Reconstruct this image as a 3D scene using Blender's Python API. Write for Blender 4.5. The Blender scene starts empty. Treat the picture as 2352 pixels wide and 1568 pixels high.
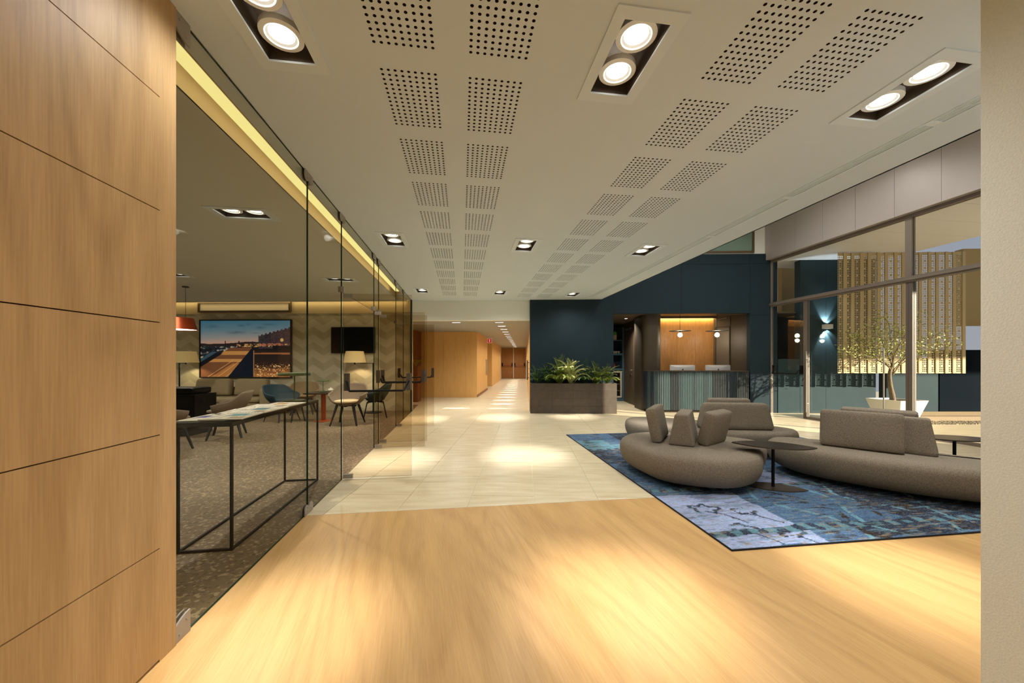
import bpy, math, random
import numpy as np
from mathutils import Matrix, Vector
random.seed(7); rng = np.random.default_rng(11)
C = bpy.context.scene.collection
SC = bpy.context.scene

# ---------------------------------------------------------------- camera, world, sun, exposure
FPX, Y0, CX = 853.0, 831.0, 1176.0          # focal length and horizon in a 2352 x 1568 picture
EYE, CEIL = 1.30, 2.925
A = math.radians(7.65)                      # the hall runs 7.65 degrees left of the view axis
B = math.radians(-2.0)                      # reception wall and corridor run 2 degrees right of it
cam = bpy.data.cameras.new('camera'); camo = bpy.data.objects.new('camera', cam); C.objects.link(camo)
cam.sensor_width = 36.0; cam.lens = FPX / 2352 * 36.0
cam.shift_y = (Y0 - 784.0) / 2352.0
cam.clip_start = 0.05
camo.location = (0, 0, EYE); camo.rotation_euler = (math.radians(90), 0, 0)
SC.camera = camo
W = bpy.data.worlds.new('world'); SC.world = W; W.use_nodes = True
wn = W.node_tree.nodes; wl = W.node_tree.links
bg = wn['Background']
tc = wn.new('ShaderNodeTexCoord'); sep = wn.new('ShaderNodeSeparateXYZ'); ramp = wn.new('ShaderNodeValToRGB')
wl.new(tc.outputs['Generated'], sep.inputs[0]); wl.new(sep.outputs['Z'], ramp.inputs[0])
ramp.color_ramp.elements[0].color = (0.50, 0.52, 0.60, 1); ramp.color_ramp.elements[0].position = 0.0
ramp.color_ramp.elements[1].color = (0.30, 0.38, 0.52, 1); ramp.color_ramp.elements[1].position = 0.6
wl.new(ramp.outputs[0], bg.inputs['Color']); bg.inputs['Strength'].default_value = 0.8
sun = bpy.data.lights.new('sun', 'SUN'); suno = bpy.data.objects.new('sun', sun); C.objects.link(suno)
SUND = Vector((-1.35, 1.0, -0.52)).normalized()
suno.rotation_euler = SUND.to_track_quat('-Z', 'Y').to_euler()
suno.location = (20, -10, 8)
sun.energy = 15.0; sun.color = (1.0, 0.88, 0.70); sun.angle = math.radians(0.6)
SC.view_settings.view_transform = 'Standard'; SC.view_settings.look = 'None'
SC.view_settings.exposure = 0.0; SC.view_settings.gamma = 1.0; SC.view_settings.use_curve_mapping = False
SC.cycles.transparent_max_bounces = 40
SC.cycles.max_bounces = 8; SC.cycles.diffuse_bounces = 4; SC.cycles.glossy_bounces = 3
SC.cycles.sample_clamp_indirect = 6.0
SC.cycles.caustics_reflective = False; SC.cycles.caustics_refractive = False

# lamp powers
P_SPOT, P_WASH, P_LOUNGE, P_LWASH, P_CORR, P_CWASH = 158.0, 25.0, 45.0, 60.0, 110.0, 10.0
WARM = (1.0, 0.98, 0.92)

# ---------------------------------------------------------------- frames and measuring
ca, sa = math.cos(A), math.sin(A)
cb, sb = math.cos(B), math.sin(B)
def Hc(u, v, z=0.0): return Vector((u*ca - v*sa, u*sa + v*ca, z))     # hall frame -> world
def Rc(s, t, z=0.0): return Vector((s*cb - t*sb, s*sb + t*cb, z))     # rear frame -> world
def flo(px, py, z=0.0):                                               # point at height z
    d = FPX*(EYE-z)/(py-Y0); return ((px-CX)/FPX*d, d)
def s_at(px, t): k = (px-CX)/FPX; return t*(k*cb + sb)/(cb - k*sb)
def v_at(px, u): k = (px-CX)/FPX; return u*(ca - k*sa)/(k*ca + sa)
def z_at(py, d): return EYE + (Y0-py)/FPX*d

# ---------------------------------------------------------------- materials
def lin(c):
    return tuple(((x/255)/12.92 if x/255 <= 0.04045 else ((x/255+0.055)/1.055)**2.4) for x in c)
MATS = {}
def mat(name, col, rough=0.6, metal=0.0, spec=0.5, emit=None, estr=0.0, bump=None, noise=None, attr=None):
    """col: sRGB 0-255. noise=(scale, amount, stretch xyz); bump=(scale,strength)"""
    m = bpy.data.materials.new(name); m.use_nodes = True; MATS[name] = m
    n, l = m.node_tree.nodes, m.node_tree.links
    p = n['Principled BSDF']
    c = lin(col)
    p.inputs['Base Color'].default_value = (*c, 1); p.inputs['Roughness'].default_value = rough
    p.inputs['Metallic'].default_value = metal; p.inputs['Specular IOR Level'].default_value = spec
    src = None
    if attr:
        a = n.new('ShaderNodeVertexColor'); a.layer_name = attr; src = a.outputs[0]
        l.new(src, p.inputs['Base Color'])
    if noise or bump:
        t = n.new('ShaderNodeTexCoord'); mp = n.new('ShaderNodeMapping'); l.new(t.outputs['Object'], mp.inputs[0])
    if noise:
        sc, am, st = noise
        mp.inputs['Scale'].default_value = st
        x = n.new('ShaderNodeTexNoise'); x.inputs['Scale'].default_value = sc; x.inputs['Detail'].default_value = 5
        l.new(mp.outputs[0], x.inputs['Vector'])
        r = n.new('ShaderNodeMapRange'); r.inputs[1].default_value = 0.25; r.inputs[2].default_value = 0.75
        r.inputs[3].default_value = 1-am; r.inputs[4].default_value = 1+am
        l.new(x.outputs['Fac'], r.inputs[0])
        mx = n.new('ShaderNodeMix'); mx.data_type = 'RGBA'; mx.blend_type = 'MULTIPLY'; mx.inputs[0].default_value = 1
        mx.inputs['A'].default_value = (*c, 1)
        if src: l.new(src, mx.inputs['A'])
        l.new(r.outputs[0], mx.inputs['B']); l.new(mx.outputs['Result'], p.inputs['Base Color'])
    if bump:
        b = n.new('ShaderNodeBump'); b.inputs['Strength'].default_value = bump[1]; b.inputs['Distance'].default_value = 0.01
        y = n.new('ShaderNodeTexNoise'); y.inputs['Scale'].default_value = bump[0]; y.inputs['Detail'].default_value = 3
        l.new(t.outputs['Object'], y.inputs['Vector']); l.new(y.outputs['Fac'], b.inputs['Height']); l.new(b.outputs[0], p.inputs['Normal'])
    if emit:
        p.inputs['Emission Color'].default_value = (*lin(emit), 1); p.inputs['Emission Strength'].default_value = estr
    return m

def wood(name, c1, c2, grain='z', rot=0.0, scale=1.0, rough=0.35, contrast=1.0):
    m = bpy.data.materials.new(name); m.use_nodes = True; MATS[name] = m
    n, l = m.node_tree.nodes, m.node_tree.links; p = n['Principled BSDF']
    t = n.new('ShaderNodeTexCoord'); m0 = n.new('ShaderNodeMapping'); m0.inputs['Rotation'].default_value = (0, 0, rot)
    l.new(t.outputs['Object'], m0.inputs[0])
    def mapped(k):
        st = {'z': (1, 1, k), 'y': (1, k, 1), 'x': (k, 1, 1)}[grain]
        q = n.new('ShaderNodeMapping'); q.inputs['Scale'].default_value = tuple(x*scale for x in st); l.new(m0.outputs[0], q.inputs[0]); return q
    def math_(op, a, b=None, c=None):
        q = n.new('ShaderNodeMath'); q.operation = op
        for k, x in enumerate((a, b, c)):
            if x is None: continue
            if isinstance(x, (int, float)): q.inputs[k].default_value = x
            else: l.new(x, q.inputs[k])
        return q.outputs[0]
    mr, mf, md = mapped(0.16), mapped(0.035), mapped(0.10)
    rings = n.new('ShaderNodeTexNoise'); rings.inputs['Scale'].default_value = 1.7; rings.inputs['Detail'].default_value = 1.2; rings.inputs['Distortion'].default_value = 0.35
    l.new(mr.outputs[0], rings.inputs['Vector'])
    sn = math_('SINE', math_('MULTIPLY', rings.outputs['Fac'], 85.0))
    sn = math_('MULTIPLY', math_('POWER', math_('MULTIPLY_ADD', sn, 0.5, 0.5), 2.0), 0.085*contrast)      # thin growth lines
    fine = n.new('ShaderNodeTexNoise'); fine.inputs['Scale'].default_value = 130; fine.inputs['Detail'].default_value = 3; fine.inputs['Roughness'].default_value = 0.6
    l.new(mf.outputs[0], fine.inputs['Vector'])
    mid = n.new('ShaderNodeTexNoise'); mid.inputs['Scale'].default_value = 9; mid.inputs['Detail'].default_value = 4; l.new(md.outputs[0], mid.inputs['Vector'])
    lg = n.new('ShaderNodeTexNoise'); lg.inputs['Scale'].default_value = 1.2; lg.inputs['Detail'].default_value = 3; l.new(mr.outputs[0], lg.inputs['Vector'])
    v = math_('MULTIPLY_ADD', fine.outputs['Fac'], 0.34*contrast, 0.0)
    v = math_('MULTIPLY_ADD', mid.outputs['Fac'], 0.40*contrast, v)
    v = math_('MULTIPLY_ADD', lg.outputs['Fac'], 0.30*contrast, v)
    v = math_('SUBTRACT', v, sn)
    r = n.new('ShaderNodeMapRange'); r.inputs[1].default_value = 0.50*contrast - 0.20; r.inputs[2].default_value = 0.50*contrast + 0.20; l.new(v, r.inputs[0])
    mx = n.new('ShaderNodeMix'); mx.data_type = 'RGBA'
    mx.inputs['A'].default_value = (*lin(c1), 1); mx.inputs['B'].default_value = (*lin(c2), 1)
    l.new(r.outputs[0], mx.inputs[0]); l.new(mx.outputs['Result'], p.inputs['Base Color'])
    p.inputs['Roughness'].default_value = rough; p.inputs['Specular IOR Level'].default_value = 0.35
    b = n.new('ShaderNodeBump'); b.inputs['Strength'].default_value = 0.08; b.inputs['Distance'].default_value = 0.004
    l.new(fine.outputs['Fac'], b.inputs['Height']); l.new(b.outputs[0], p.inputs['Normal'])
    return m

def glass(name, tint, refl=1.0):
    m = bpy.data.materials.new(name); m.use_nodes = True; MATS[name] = m
    n, l = m.node_tree.nodes, m.node_tree.links
    n.remove(n['Principled BSDF']); out = n['Material Output']
    tr = n.new('ShaderNodeBsdfTransparent'); tr.inputs[0].default_value = (*tint, 1)
    gl = n.new('ShaderNodeBsdfGlossy'); gl.inputs['Roughness'].default_value = 0.02
    fr = n.new('ShaderNodeFresnel'); fr.inputs[0].default_value = 1.45
    ml = n.new('ShaderNodeMath'); ml.operation = 'MULTIPLY'; ml.inputs[1].default_value = refl; l.new(fr.outputs[0], ml.inputs[0])
    mx = n.new('ShaderNodeMixShader'); l.new(ml.outputs[0], mx.inputs[0]); l.new(tr.outputs[0], mx.inputs[1]); l.new(gl.outputs[0], mx.inputs[2])
    l.new(mx.outputs[0], out.inputs['Surface'])
    return m

M = MATS
mat('ceiling_paint', (212, 224, 234), 0.8)
mat('lounge_ceiling_paint', (212, 214, 206), 0.85)
mat('corridor_paint', (158, 156, 148), 0.85)
mat('dark_hole', (40, 32, 22), 0.9)
mat('trim_white', (218, 230, 240), 0.5)
mat('housing_dark', (70, 58, 46), 0.6)
mat('lens', (255, 250, 240), 0.4, emit=(255, 250, 238), estr=7.0)
mat('lamp_ring', (246, 252, 255), 0.5)
mat('lamp_rim', (255, 250, 240), 0.4, emit=(255, 248, 235), estr=1.6)
wood('oak_panel', (160, 128, 86), (208, 174, 126), 'z', 0, 1.0, 0.5)
wood('oak_floor', (172, 132, 80), (220, 180, 122), 'y', -A, 1.0, 0.38, 0.8)
wood('oak_corridor', (196, 152, 88), (232, 190, 122), 'z', 0, 2.0, 0.45, 0.5)
wood('oak_niche', (140, 92, 46), (190, 138, 78), 'z', 0, 2.5, 0.45, 0.7)
wood('oak_red', (110, 66, 36), (140, 88, 50), 'z', 0, 2.0, 0.45, 0.4)
mat('groove', (112, 74, 42), 0.9)
mat('stucco', (228, 232, 226), 0.9, bump=(160, 0.22), noise=(120, 0.05, (1, 1, 1)))
mat('white_wall', (240, 242, 238), 0.8)
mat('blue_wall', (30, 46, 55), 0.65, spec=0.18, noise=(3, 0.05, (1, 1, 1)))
mat('blue_wall_out', (49, 66, 72), 0.7, spec=0.15, noise=(3, 0.05, (1, 1, 1)))  # paler copy of the blue wall: some sunlight put into the colour
mat('grout', (232, 224, 206), 0.8)
mat('taupe_panel', (88, 74, 58), 0.5)
mat('brown_panel', (60, 48, 34), 0.5)
mat('black_metal', (11, 10, 9), 0.6, spec=0.2)
mat('black_gloss', (6, 6, 6), 0.32, spec=0.2)
mat('black_matt', (12, 12, 12), 0.6)
mat('steel', (170, 164, 156), 0.38, metal=0.7)
mat('clamp_steel', (160, 154, 148), 0.42, metal=0.35)
mat('bar_bracket', (92, 86, 80), 0.5, metal=0.3)
mat('frame_metal', (126, 115, 104), 0.45, metal=0.35)
mat('post_metal', (98, 88, 80), 0.5, metal=0.2)  # darker than the other frames: shade from the sun put into the colour
mat('fascia_metal', (172, 163, 158), 0.42, metal=0.25)
mat('soffit_metal', (224, 224, 230), 0.5, metal=0.1)
mat('glass_edge', (26, 52, 34), 0.25)
glass('pane_clear', (0.93, 0.94, 0.92), 0.09)
glass('pane_lounge', (0.90, 0.895, 0.85), 0.035)
glass('pane_door', (0.90, 0.865, 0.81), 0.07)
mat('strip_light', (245, 238, 170), 0.5, emit=(243, 235, 156), estr=1.0)
mat('cove_gold', (200, 180, 136), 0.7)
mat('led_warm', (255, 220, 140), 0.5, emit=(255, 214, 120), estr=2.5)
mat('sofa_fabric', (126, 116, 102), 0.95, spec=0.12, noise=(130, 0.42, (1, 1, 1)), bump=(200, 0.8))
mat('sofa_beige', (150, 134, 104), 0.95, spec=0.15, noise=(120, 0.12, (1, 1, 1)))
mat('chair_grey', (138, 122, 104), 0.9, spec=0.15, noise=(90, 0.08, (1, 1, 1)))
mat('chair_light', (150, 130, 100), 0.9, spec=0.15, noise=(90, 0.08, (1, 1, 1)))
mat('chair_blue', (58, 76, 84), 0.9, spec=0.15, noise=(90, 0.08, (1, 1, 1)))
mat('chair_green', (40, 56, 52), 0.6)
mat('cushion_cream', (206, 184, 140), 0.9)
mat('copper', (176, 72, 24), 0.35, metal=0.45)
mat('copper_shade', (150, 60, 22), 0.4, metal=0.6)
mat('lamp_green', (84, 102, 62), 0.45)
mat('lamp_shade', (220, 196, 140), 0.8, emit=(230, 196, 130), estr=0.22)
mat('table_dark', (62, 54, 48), 0.25, metal=0.3)
mat('table_base', (70, 60, 50), 0.45, metal=0.4)
mat('concrete_dark', (78, 68, 60), 0.8, noise=(9, 0.22, (1, 1, 1)), bump=(60, 0.35))
mat('soil', (48, 38, 30), 0.95, bump=(40, 1.0))
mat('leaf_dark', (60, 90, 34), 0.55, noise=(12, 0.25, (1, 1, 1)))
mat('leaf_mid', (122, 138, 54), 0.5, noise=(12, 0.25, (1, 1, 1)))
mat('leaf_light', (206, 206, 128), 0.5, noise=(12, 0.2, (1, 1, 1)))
mat('leaf_lime', (170, 176, 40), 0.5)
mat('bark', (122, 106, 82), 0.9, noise=(40, 0.35, (1, 1, 0.3)), bump=(60, 1.0))
mat('planter_white', (232, 226, 216), 0.6)
mat('gold_screen', (188, 168, 126), 0.6)
mat('building_ochre', (168, 146, 100), 0.8)
mat('monitor_silver', (206, 204, 204), 0.3, metal=0.4)
mat('ceramic', (224, 214, 190), 0.4)
mat('bulb', (255, 244, 220), 0.4, emit=(255, 238, 205), estr=30.0)
mat('teal_1', (22, 38, 48), 0.4); mat('teal_2', (50, 68, 71), 0.4); mat('teal_3', (19, 28, 32), 0.4); mat('teal_4', (39, 55, 58), 0.4)
mat('shelf_blue', (70, 98, 114), 0.5)
mat('carton', (220, 206, 170), 0.6); mat('carton_green', (96, 150, 60), 0.5)
mat('bottle_red', (120, 40, 26), 0.3)
mat('red_sign', (200, 30, 36), 0.5, emit=(210, 30, 40), estr=0.25)
mat('sign_white', (240, 235, 230), 0.5, emit=(240, 235, 230), estr=0.25)
mat('red_bar', (150, 40, 30), 0.4)
mat('door_trim', (240, 236, 226), 0.5)
mat('gravel', (140, 128, 106), 0.9); mat('kerb', (150, 130, 104), 0.85, bump=(50, 0.5)); mat('sand_bed', (186, 160, 120), 0.95, bump=(80, 0.8))
mat('apple_black', (16, 16, 18), 0.4)
mat('vent_white', (222, 234, 242), 0.6); mat('vent_dark', (196, 208, 216), 0.8)
mat('upper_glass', (120, 146, 136), 0.2)
mat('rug_edge', (18, 22, 28), 0.95)
mat('fridge_frame', (190, 180, 160), 0.5); mat('fridge_inside', (70, 54, 38), 0.5)
pm_ = mat('picture_print', (128, 128, 128), 0.6, attr='col', spec=0.2)
vc_ = [x for x in pm_.node_tree.nodes if x.type == 'VERTEX_COLOR'][0]; pp0 = pm_.node_tree.nodes['Principled BSDF']
pm_.node_tree.links.new(vc_.outputs[0], pp0.inputs['Emission Color']); pp0.inputs['Emission Strength'].default_value = 0.42     # a backlit print
mat('news_print', (230, 220, 200), 0.8, attr='col', spec=0.1)
mat('panel_white_lit', (226, 208, 170), 0.7, emit=(226, 206, 160), estr=0.22)
mat('panel_frame_brown', (92, 74, 48), 0.5)
mat('led_white', (255, 255, 255), 0.5, emit=(230, 245, 255), estr=0.5)
mat('blue_wall_shaded', (14, 24, 32), 0.85, spec=0.03)  # low terrace wall, darkened in colour for the shade it lies in
mat('rubber', (20, 18, 16), 0.8)

def stone(name):
    m = mat(name, (214, 200, 170), 0.30, spec=0.4)
    n, l = m.node_tree.nodes, m.node_tree.links; p = n['Principled BSDF']
    g = n.new('ShaderNodeNewGeometry'); mp = n.new('ShaderNodeMapping'); mp.inputs['Scale'].default_value = (1, 5, 1); l.new(g.outputs['Position'], mp.inputs[0])
    x = n.new('ShaderNodeTexNoise'); x.inputs['Scale'].default_value = 2.5; x.inputs['Detail'].default_value = 6; l.new(mp.outputs[0], x.inputs['Vector'])
    mp2 = n.new('ShaderNodeMapping'); mp2.inputs['Scale'].default_value = (1, 2.2, 1); l.new(g.outputs['Position'], mp2.inputs[0])
    y = n.new('ShaderNodeTexNoise'); y.inputs['Scale'].default_value = 42; y.inputs['Detail'].default_value = 2; l.new(mp2.outputs[0], y.inputs['Vector'])
    z = n.new('ShaderNodeTexNoise'); z.inputs['Scale'].default_value = 5; l.new(mp2.outputs[0], z.inputs['Vector'])
    am = n.new('ShaderNodeMath'); am.operation = 'MULTIPLY_ADD'; am.inputs[1].default_value = 0.25; l.new(z.outputs['Fac'], am.inputs[0]); l.new(y.outputs['Fac'], am.inputs[2])
    r1 = n.new('ShaderNodeValToRGB'); l.new(x.outputs['Fac'], r1.inputs[0])
    r1.color_ramp.elements[0].position = 0.3; r1.color_ramp.elements[0].color = (*lin((204, 186, 152)), 1)
    r1.color_ramp.elements[1].position = 0.7; r1.color_ramp.elements[1].color = (*lin((222, 210, 182)), 1)
    r2 = n.new('ShaderNodeMapRange'); r2.inputs[1].default_value = 0.80; r2.inputs[2].default_value = 0.86; l.new(am.outputs[0], r2.inputs[0])
    mx = n.new('ShaderNodeMix'); mx.data_type = 'RGBA'; l.new(r1.outputs[0], mx.inputs['A']); mx.inputs['B'].default_value = (*lin((176, 140, 92)), 1)
    l.new(r2.outputs[0], mx.inputs[0]); l.new(mx.outputs['Result'], p.inputs['Base Color'])
stone('travertine')

def terrazzo():
    m = mat('terrazzo', (150, 130, 104), 0.55, spec=0.25)
    n, l = m.node_tree.nodes, m.node_tree.links; p = n['Principled BSDF']
    t = n.new('ShaderNodeTexCoord')
    v = n.new('ShaderNodeTexVoronoi'); v.inputs['Scale'].default_value = 56; l.new(t.outputs['Object'], v.inputs['Vector'])
    r = n.new('ShaderNodeValToRGB'); sp = n.new('ShaderNodeSeparateColor'); l.new(v.outputs['Color'], sp.inputs[0]); l.new(sp.outputs[0], r.inputs[0])
    e = r.color_ramp.elements; e[0].color = (*lin((92, 78, 60)), 1); e[1].color = (*lin((116, 98, 76)), 1); e[1].position = 0.2
    x = e.new(0.82); x.color = (*lin((120, 101, 78)), 1); x = e.new(0.9); x.color = (*lin((160, 142, 114)), 1)
    nz = n.new('ShaderNodeTexNoise'); nz.inputs['Scale'].default_value = 20; nz.inputs['Detail'].default_value = 6; l.new(t.outputs['Object'], nz.inputs['Vector'])
    r3 = n.new('ShaderNodeMapRange'); r3.inputs[3].default_value = 0.75; r3.inputs[4].default_value = 1.25; l.new(nz.outputs['Fac'], r3.inputs[0])
    mx = n.new('ShaderNodeMix'); mx.data_type = 'RGBA'; mx.blend_type = 'MULTIPLY'; mx.inputs[0].default_value = 1
    l.new(r.outputs[0], mx.inputs['A']); l.new(r3.outputs[0], mx.inputs['B']); l.new(mx.outputs['Result'], p.inputs['Base Color'])
terrazzo()

def chevron():
    m = mat('chevron_paper', (140, 128, 100), 0.8, spec=0.2)
    n, l = m.node_tree.nodes, m.node_tree.links; p = n['Principled BSDF']
    t = n.new('ShaderNodeTexCoord'); s = n.new('ShaderNodeSeparateXYZ'); l.new(t.outputs['Object'], s.inputs[0])
    pp = n.new('ShaderNodeMath'); pp.operation = 'PINGPONG'; pp.inputs[1].default_value = 0.285; l.new(s.outputs['X'], pp.inputs[0])
    sl = n.new('ShaderNodeMath'); sl.operation = 'MULTIPLY_ADD'; sl.inputs[1].default_value = 0.62; l.new(pp.outputs[0], sl.inputs[0]); l.new(s.outputs['Z'], sl.inputs[2])
    col = n.new('ShaderNodeMath'); col.operation = 'DIVIDE'; col.inputs[1].default_value = 0.285; l.new(s.outputs['X'], col.inputs[0])
    fl = n.new('ShaderNodeMath'); fl.operation = 'FLOOR'; l.new(col.outputs[0], fl.inputs[0])
    bd = n.new('ShaderNodeMath'); bd.operation = 'DIVIDE'; bd.inputs[1].default_value = 0.205; l.new(sl.outputs[0], bd.inputs[0])
    fb = n.new('ShaderNodeMath'); fb.operation = 'FLOOR'; l.new(bd.outputs[0], fb.inputs[0])
    sm = n.new('ShaderNodeMath'); sm.operation = 'ADD'; l.new(fl.outputs[0], sm.inputs[0]); l.new(fb.outputs[0], sm.inputs[1])
    md = n.new('ShaderNodeMath'); md.operation = 'FLOORED_MODULO'; md.inputs[1].default_value = 2.0; l.new(fb.outputs[0], md.inputs[0])
    cm = n.new('ShaderNodeMath'); cm.operation = 'FLOORED_MODULO'; cm.inputs[1].default_value = 2.0; l.new(fl.outputs[0], cm.inputs[0])
    k = n.new('ShaderNodeMath'); k.operation = 'MULTIPLY_ADD'; k.inputs[1].default_value = 0.25; l.new(cm.outputs[0], k.inputs[0]); l.new(md.outputs[0], k.inputs[2])
    mx = n.new('ShaderNodeMix'); mx.data_type = 'RGBA'; mx.inputs['A'].default_value = (*lin((187, 179, 152)), 1); mx.inputs['B'].default_value = (*lin((212, 204, 178)), 1)
    l.new(k.outputs[0], mx.inputs[0]); l.new(mx.outputs['Result'], p.inputs['Base Color'])
chevron()

def rugmat():
    m = mat('rug_weave', (80, 100, 130), 0.95, attr='col', spec=0.1)
    n, l = m.node_tree.nodes, m.node_tree.links; p = n['Principled BSDF']
    t = n.new('ShaderNodeTexCoord'); vc = [x for x in n if x.type == 'VERTEX_COLOR'][0]
    mp = n.new('ShaderNodeMapping'); mp.inputs['Scale'].default_value = (.6, 3.6, 1); l.new(t.outputs['Object'], mp.inputs[0])
    x = n.new('ShaderNodeTexNoise'); x.inputs['Scale'].default_value = 60; x.inputs['Detail'].default_value = 4; x.inputs['Roughness'].default_value = 0.8; l.new(mp.outputs[0], x.inputs['Vector'])
    r = n.new('ShaderNodeMapRange'); r.inputs[1].default_value = 0.3; r.inputs[2].default_value = 0.7; r.inputs[3].default_value = 0.45; r.inputs[4].default_value = 1.55; l.new(x.outputs['Fac'], r.inputs[0])
    mx = n.new('ShaderNodeMix'); mx.data_type = 'RGBA'; mx.blend_type = 'MULTIPLY'; mx.inputs[0].default_value = 1
    l.new(vc.outputs[0], mx.inputs['A']); l.new(r.outputs[0], mx.inputs['B'])
    y = n.new('ShaderNodeTexNoise'); y.inputs['Scale'].default_value = 95; y.inputs['Detail'].default_value = 2; l.new(mp.outputs[0], y.inputs['Vector'])
    r2 = n.new('ShaderNodeMapRange'); r2.inputs[1].default_value = 0.59; r2.inputs[2].default_value = 0.68; r2.inputs[4].default_value = 0.55; l.new(y.outputs['Fac'], r2.inputs[0])
    m2 = n.new('ShaderNodeMix'); m2.data_type = 'RGBA'; l.new(mx.outputs['Result'], m2.inputs['A']); m2.inputs['B'].default_value = (*lin((188, 170, 140)), 1)
    l.new(r2.outputs[0], m2.inputs[0]); l.new(m2.outputs['Result'], p.inputs['Base Color'])
    b = n.new('ShaderNodeBump'); b.inputs['Strength'].default_value = 0.6; b.inputs['Distance'].default_value = 0.004; l.new(x.outputs['Fac'], b.inputs['Height']); l.new(b.outputs[0], p.inputs['Normal'])
rugmat()

# ---------------------------------------------------------------- mesh builder
class MB:
    def __init__(s): s.v = []; s.f = []; s.mi = []; s.sm = []
    def add(s, vs, fs, m=0, smooth=False):
        o = len(s.v); s.v += [tuple(x) for x in vs]
        for f in fs: s.f.append(tuple(i+o for i in f)); s.mi.append(m); s.sm.append(smooth)
        return s
    def box(s, x0, x1, y0, y1, z0, z1, m=0, faces=None):
        vs = [(x0,y0,z0),(x1,y0,z0),(x1,y1,z0),(x0,y1,z0),(x0,y0,z1),(x1,y0,z1),(x1,y1,z1),(x0,y1,z1)]
        fs = [(0,3,2,1),(4,5,6,7),(0,1,5,4),(1,2,6,5),(2,3,7,6),(3,0,4,7)]
        o = len(s.v); s.v += vs
        for i, f in enumerate(fs):
            s.f.append(tuple(k+o for k in f)); s.mi.append(faces[i] if faces else m); s.sm.append(False)
        return s
    def bar(s, p, q, w, d=None, m=0, up=(0,0,1), taper=1.0):
        """box bar from p to q, width w x d"""
        d = d or w; p, q = Vector(p), Vector(q); ax = (q-p).normalized(); up = Vector(up)
        if abs(ax.dot(up)) > 0.95: up = Vector((0,1,0))
        a = ax.cross(up).normalized(); b = ax.cross(a).normalized(); vs = []
        for c, k in ((p,1.0),(q,taper)):
            for i, j in ((-1,-1),(1,-1),(1,1),(-1,1)): vs.append(c + a*(i*w*k/2) + b*(j*d*k/2))
        return s.add(vs, [(0,1,2,3),(7,6,5,4),(0,4,5,1),(1,5,6,2),(2,6,7,3),(3,7,4,0)], m)
    def tube(s, pts, r, n=8, m=0, cap=True):
        pts = [Vector(p) for p in pts]; rs = r if isinstance(r, (list, tuple)) else [r]*len(pts); vs = []; fs = []
        prev = None
        for i, p in enumerate(pts):
            t = (pts[min(i+1, len(pts)-1)] - pts[max(i-1, 0)]).normalized()
            a = prev - t*prev.dot(t) if prev is not None else t.cross(Vector((0,0,1)) if abs(t.z) < 0.9 else Vector((1,0,0)))
            a.normalize(); prev = a; b = t.cross(a)
            for k in range(n):
                w = 2*math.pi*k/n; vs.append(p + (a*math.cos(w) + b*math.sin(w))*rs[i])
        for i in range(len(pts)-1):
            for k in range(n): fs.append((i*n+k, i*n+(k+1)%n, (i+1)*n+(k+1)%n, (i+1)*n+k))
        if cap: fs.append(tuple(range(n-1, -1, -1))); fs.append(tuple((len(pts)-1)*n+k for k in range(n)))
        return s.add(vs, fs, m, True)
    def lathe(s, prof, n=24, m=0, c=(0,0,0), sx=1.0, sy=1.0, cap=True):
        vs = []; fs = []
        for r, z in prof:
            for k in range(n):
                w = 2*math.pi*k/n; vs.append((c[0]+r*sx*math.cos(w), c[1]+r*sy*math.sin(w), c[2]+z))
        for i in range(len(prof)-1):
            for k in range(n): fs.append((i*n+k, i*n+(k+1)%n, (i+1)*n+(k+1)%n, (i+1)*n+k))
        if cap:
            if prof[0][0] > 1e-6: fs.append(tuple(range(n-1, -1, -1)))
            if prof[-1][0] > 1e-6: fs.append(tuple((len(prof)-1)*n+k for k in range(n)))
        return s.add(vs, fs, m, True)
    def prism(s, poly, z0, z1, m=0, axis='z', mside=None):
        """extrude polygon; axis z: poly in xy. axis y: poly in xz, z0..z1 along y. axis x: poly in yz"""
        n = len(poly)
        mk = {'z': lambda p, h: (p[0], p[1], h), 'y': lambda p, h: (p[0], h, p[1]), 'x': lambda p, h: (h, p[0], p[1])}[axis]
        vs = [mk(p, z0) for p in poly] + [mk(p, z1) for p in poly]
        s.add(vs, [tuple(range(n-1, -1, -1)), tuple(range(n, 2*n))], m)
        o = len(s.v) - 2*n
        for i in range(n):
            j = (i+1) % n; s.f.append((o+i, o+j, o+n+j, o+n+i)); s.mi.append(m if mside is None else mside); s.sm.append(False)
        return s
    def loft(s, outlines, m=0, smooth=True):
        """list of (list of 3d pts), same count, closed rings; capped"""
        n = len(outlines[0]); vs = [p for o in outlines for p in o]; fs = []
        for i in range(len(outlines)-1):
            for k in range(n): fs.append((i*n+k, i*n+(k+1)%n, (i+1)*n+(k+1)%n, (i+1)*n+k))
        fs.append(tuple(range(n-1, -1, -1))); fs.append(tuple((len(outlines)-1)*n+k for k in range(n)))
        return s.add(vs, fs, m, smooth)
    def grid(s, P, m=0, smooth=True, flip=False):
        """P[i][j] points"""
        r, c = len(P), len(P[0]); vs = [p for row in P for p in row]; fs = []
        for i in range(r-1):
            for j in range(c-1):
                f = (i*c+j, i*c+j+1, (i+1)*c+j+1, (i+1)*c+j); fs.append(f[::-1] if flip else f)
        return s.add(vs, fs, m, smooth)
    def xf(s, mtx):
        s.v = [tuple(mtx @ Vector(p)) for p in s.v]; return s
    def mesh(s, name, mats):
        me = bpy.data.meshes.new(name); me.from_pydata(s.v, [], s.f)
        if isinstance(mats, str): mats = [mats]
        for x in mats: me.materials.append(M[x])
        me.polygons.foreach_set('material_index', s.mi); me.polygons.foreach_set('use_smooth', s.sm)
        if any(s.sm): me.set_sharp_from_angle(angle=math.radians(42))
        me.update(); return me
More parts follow.
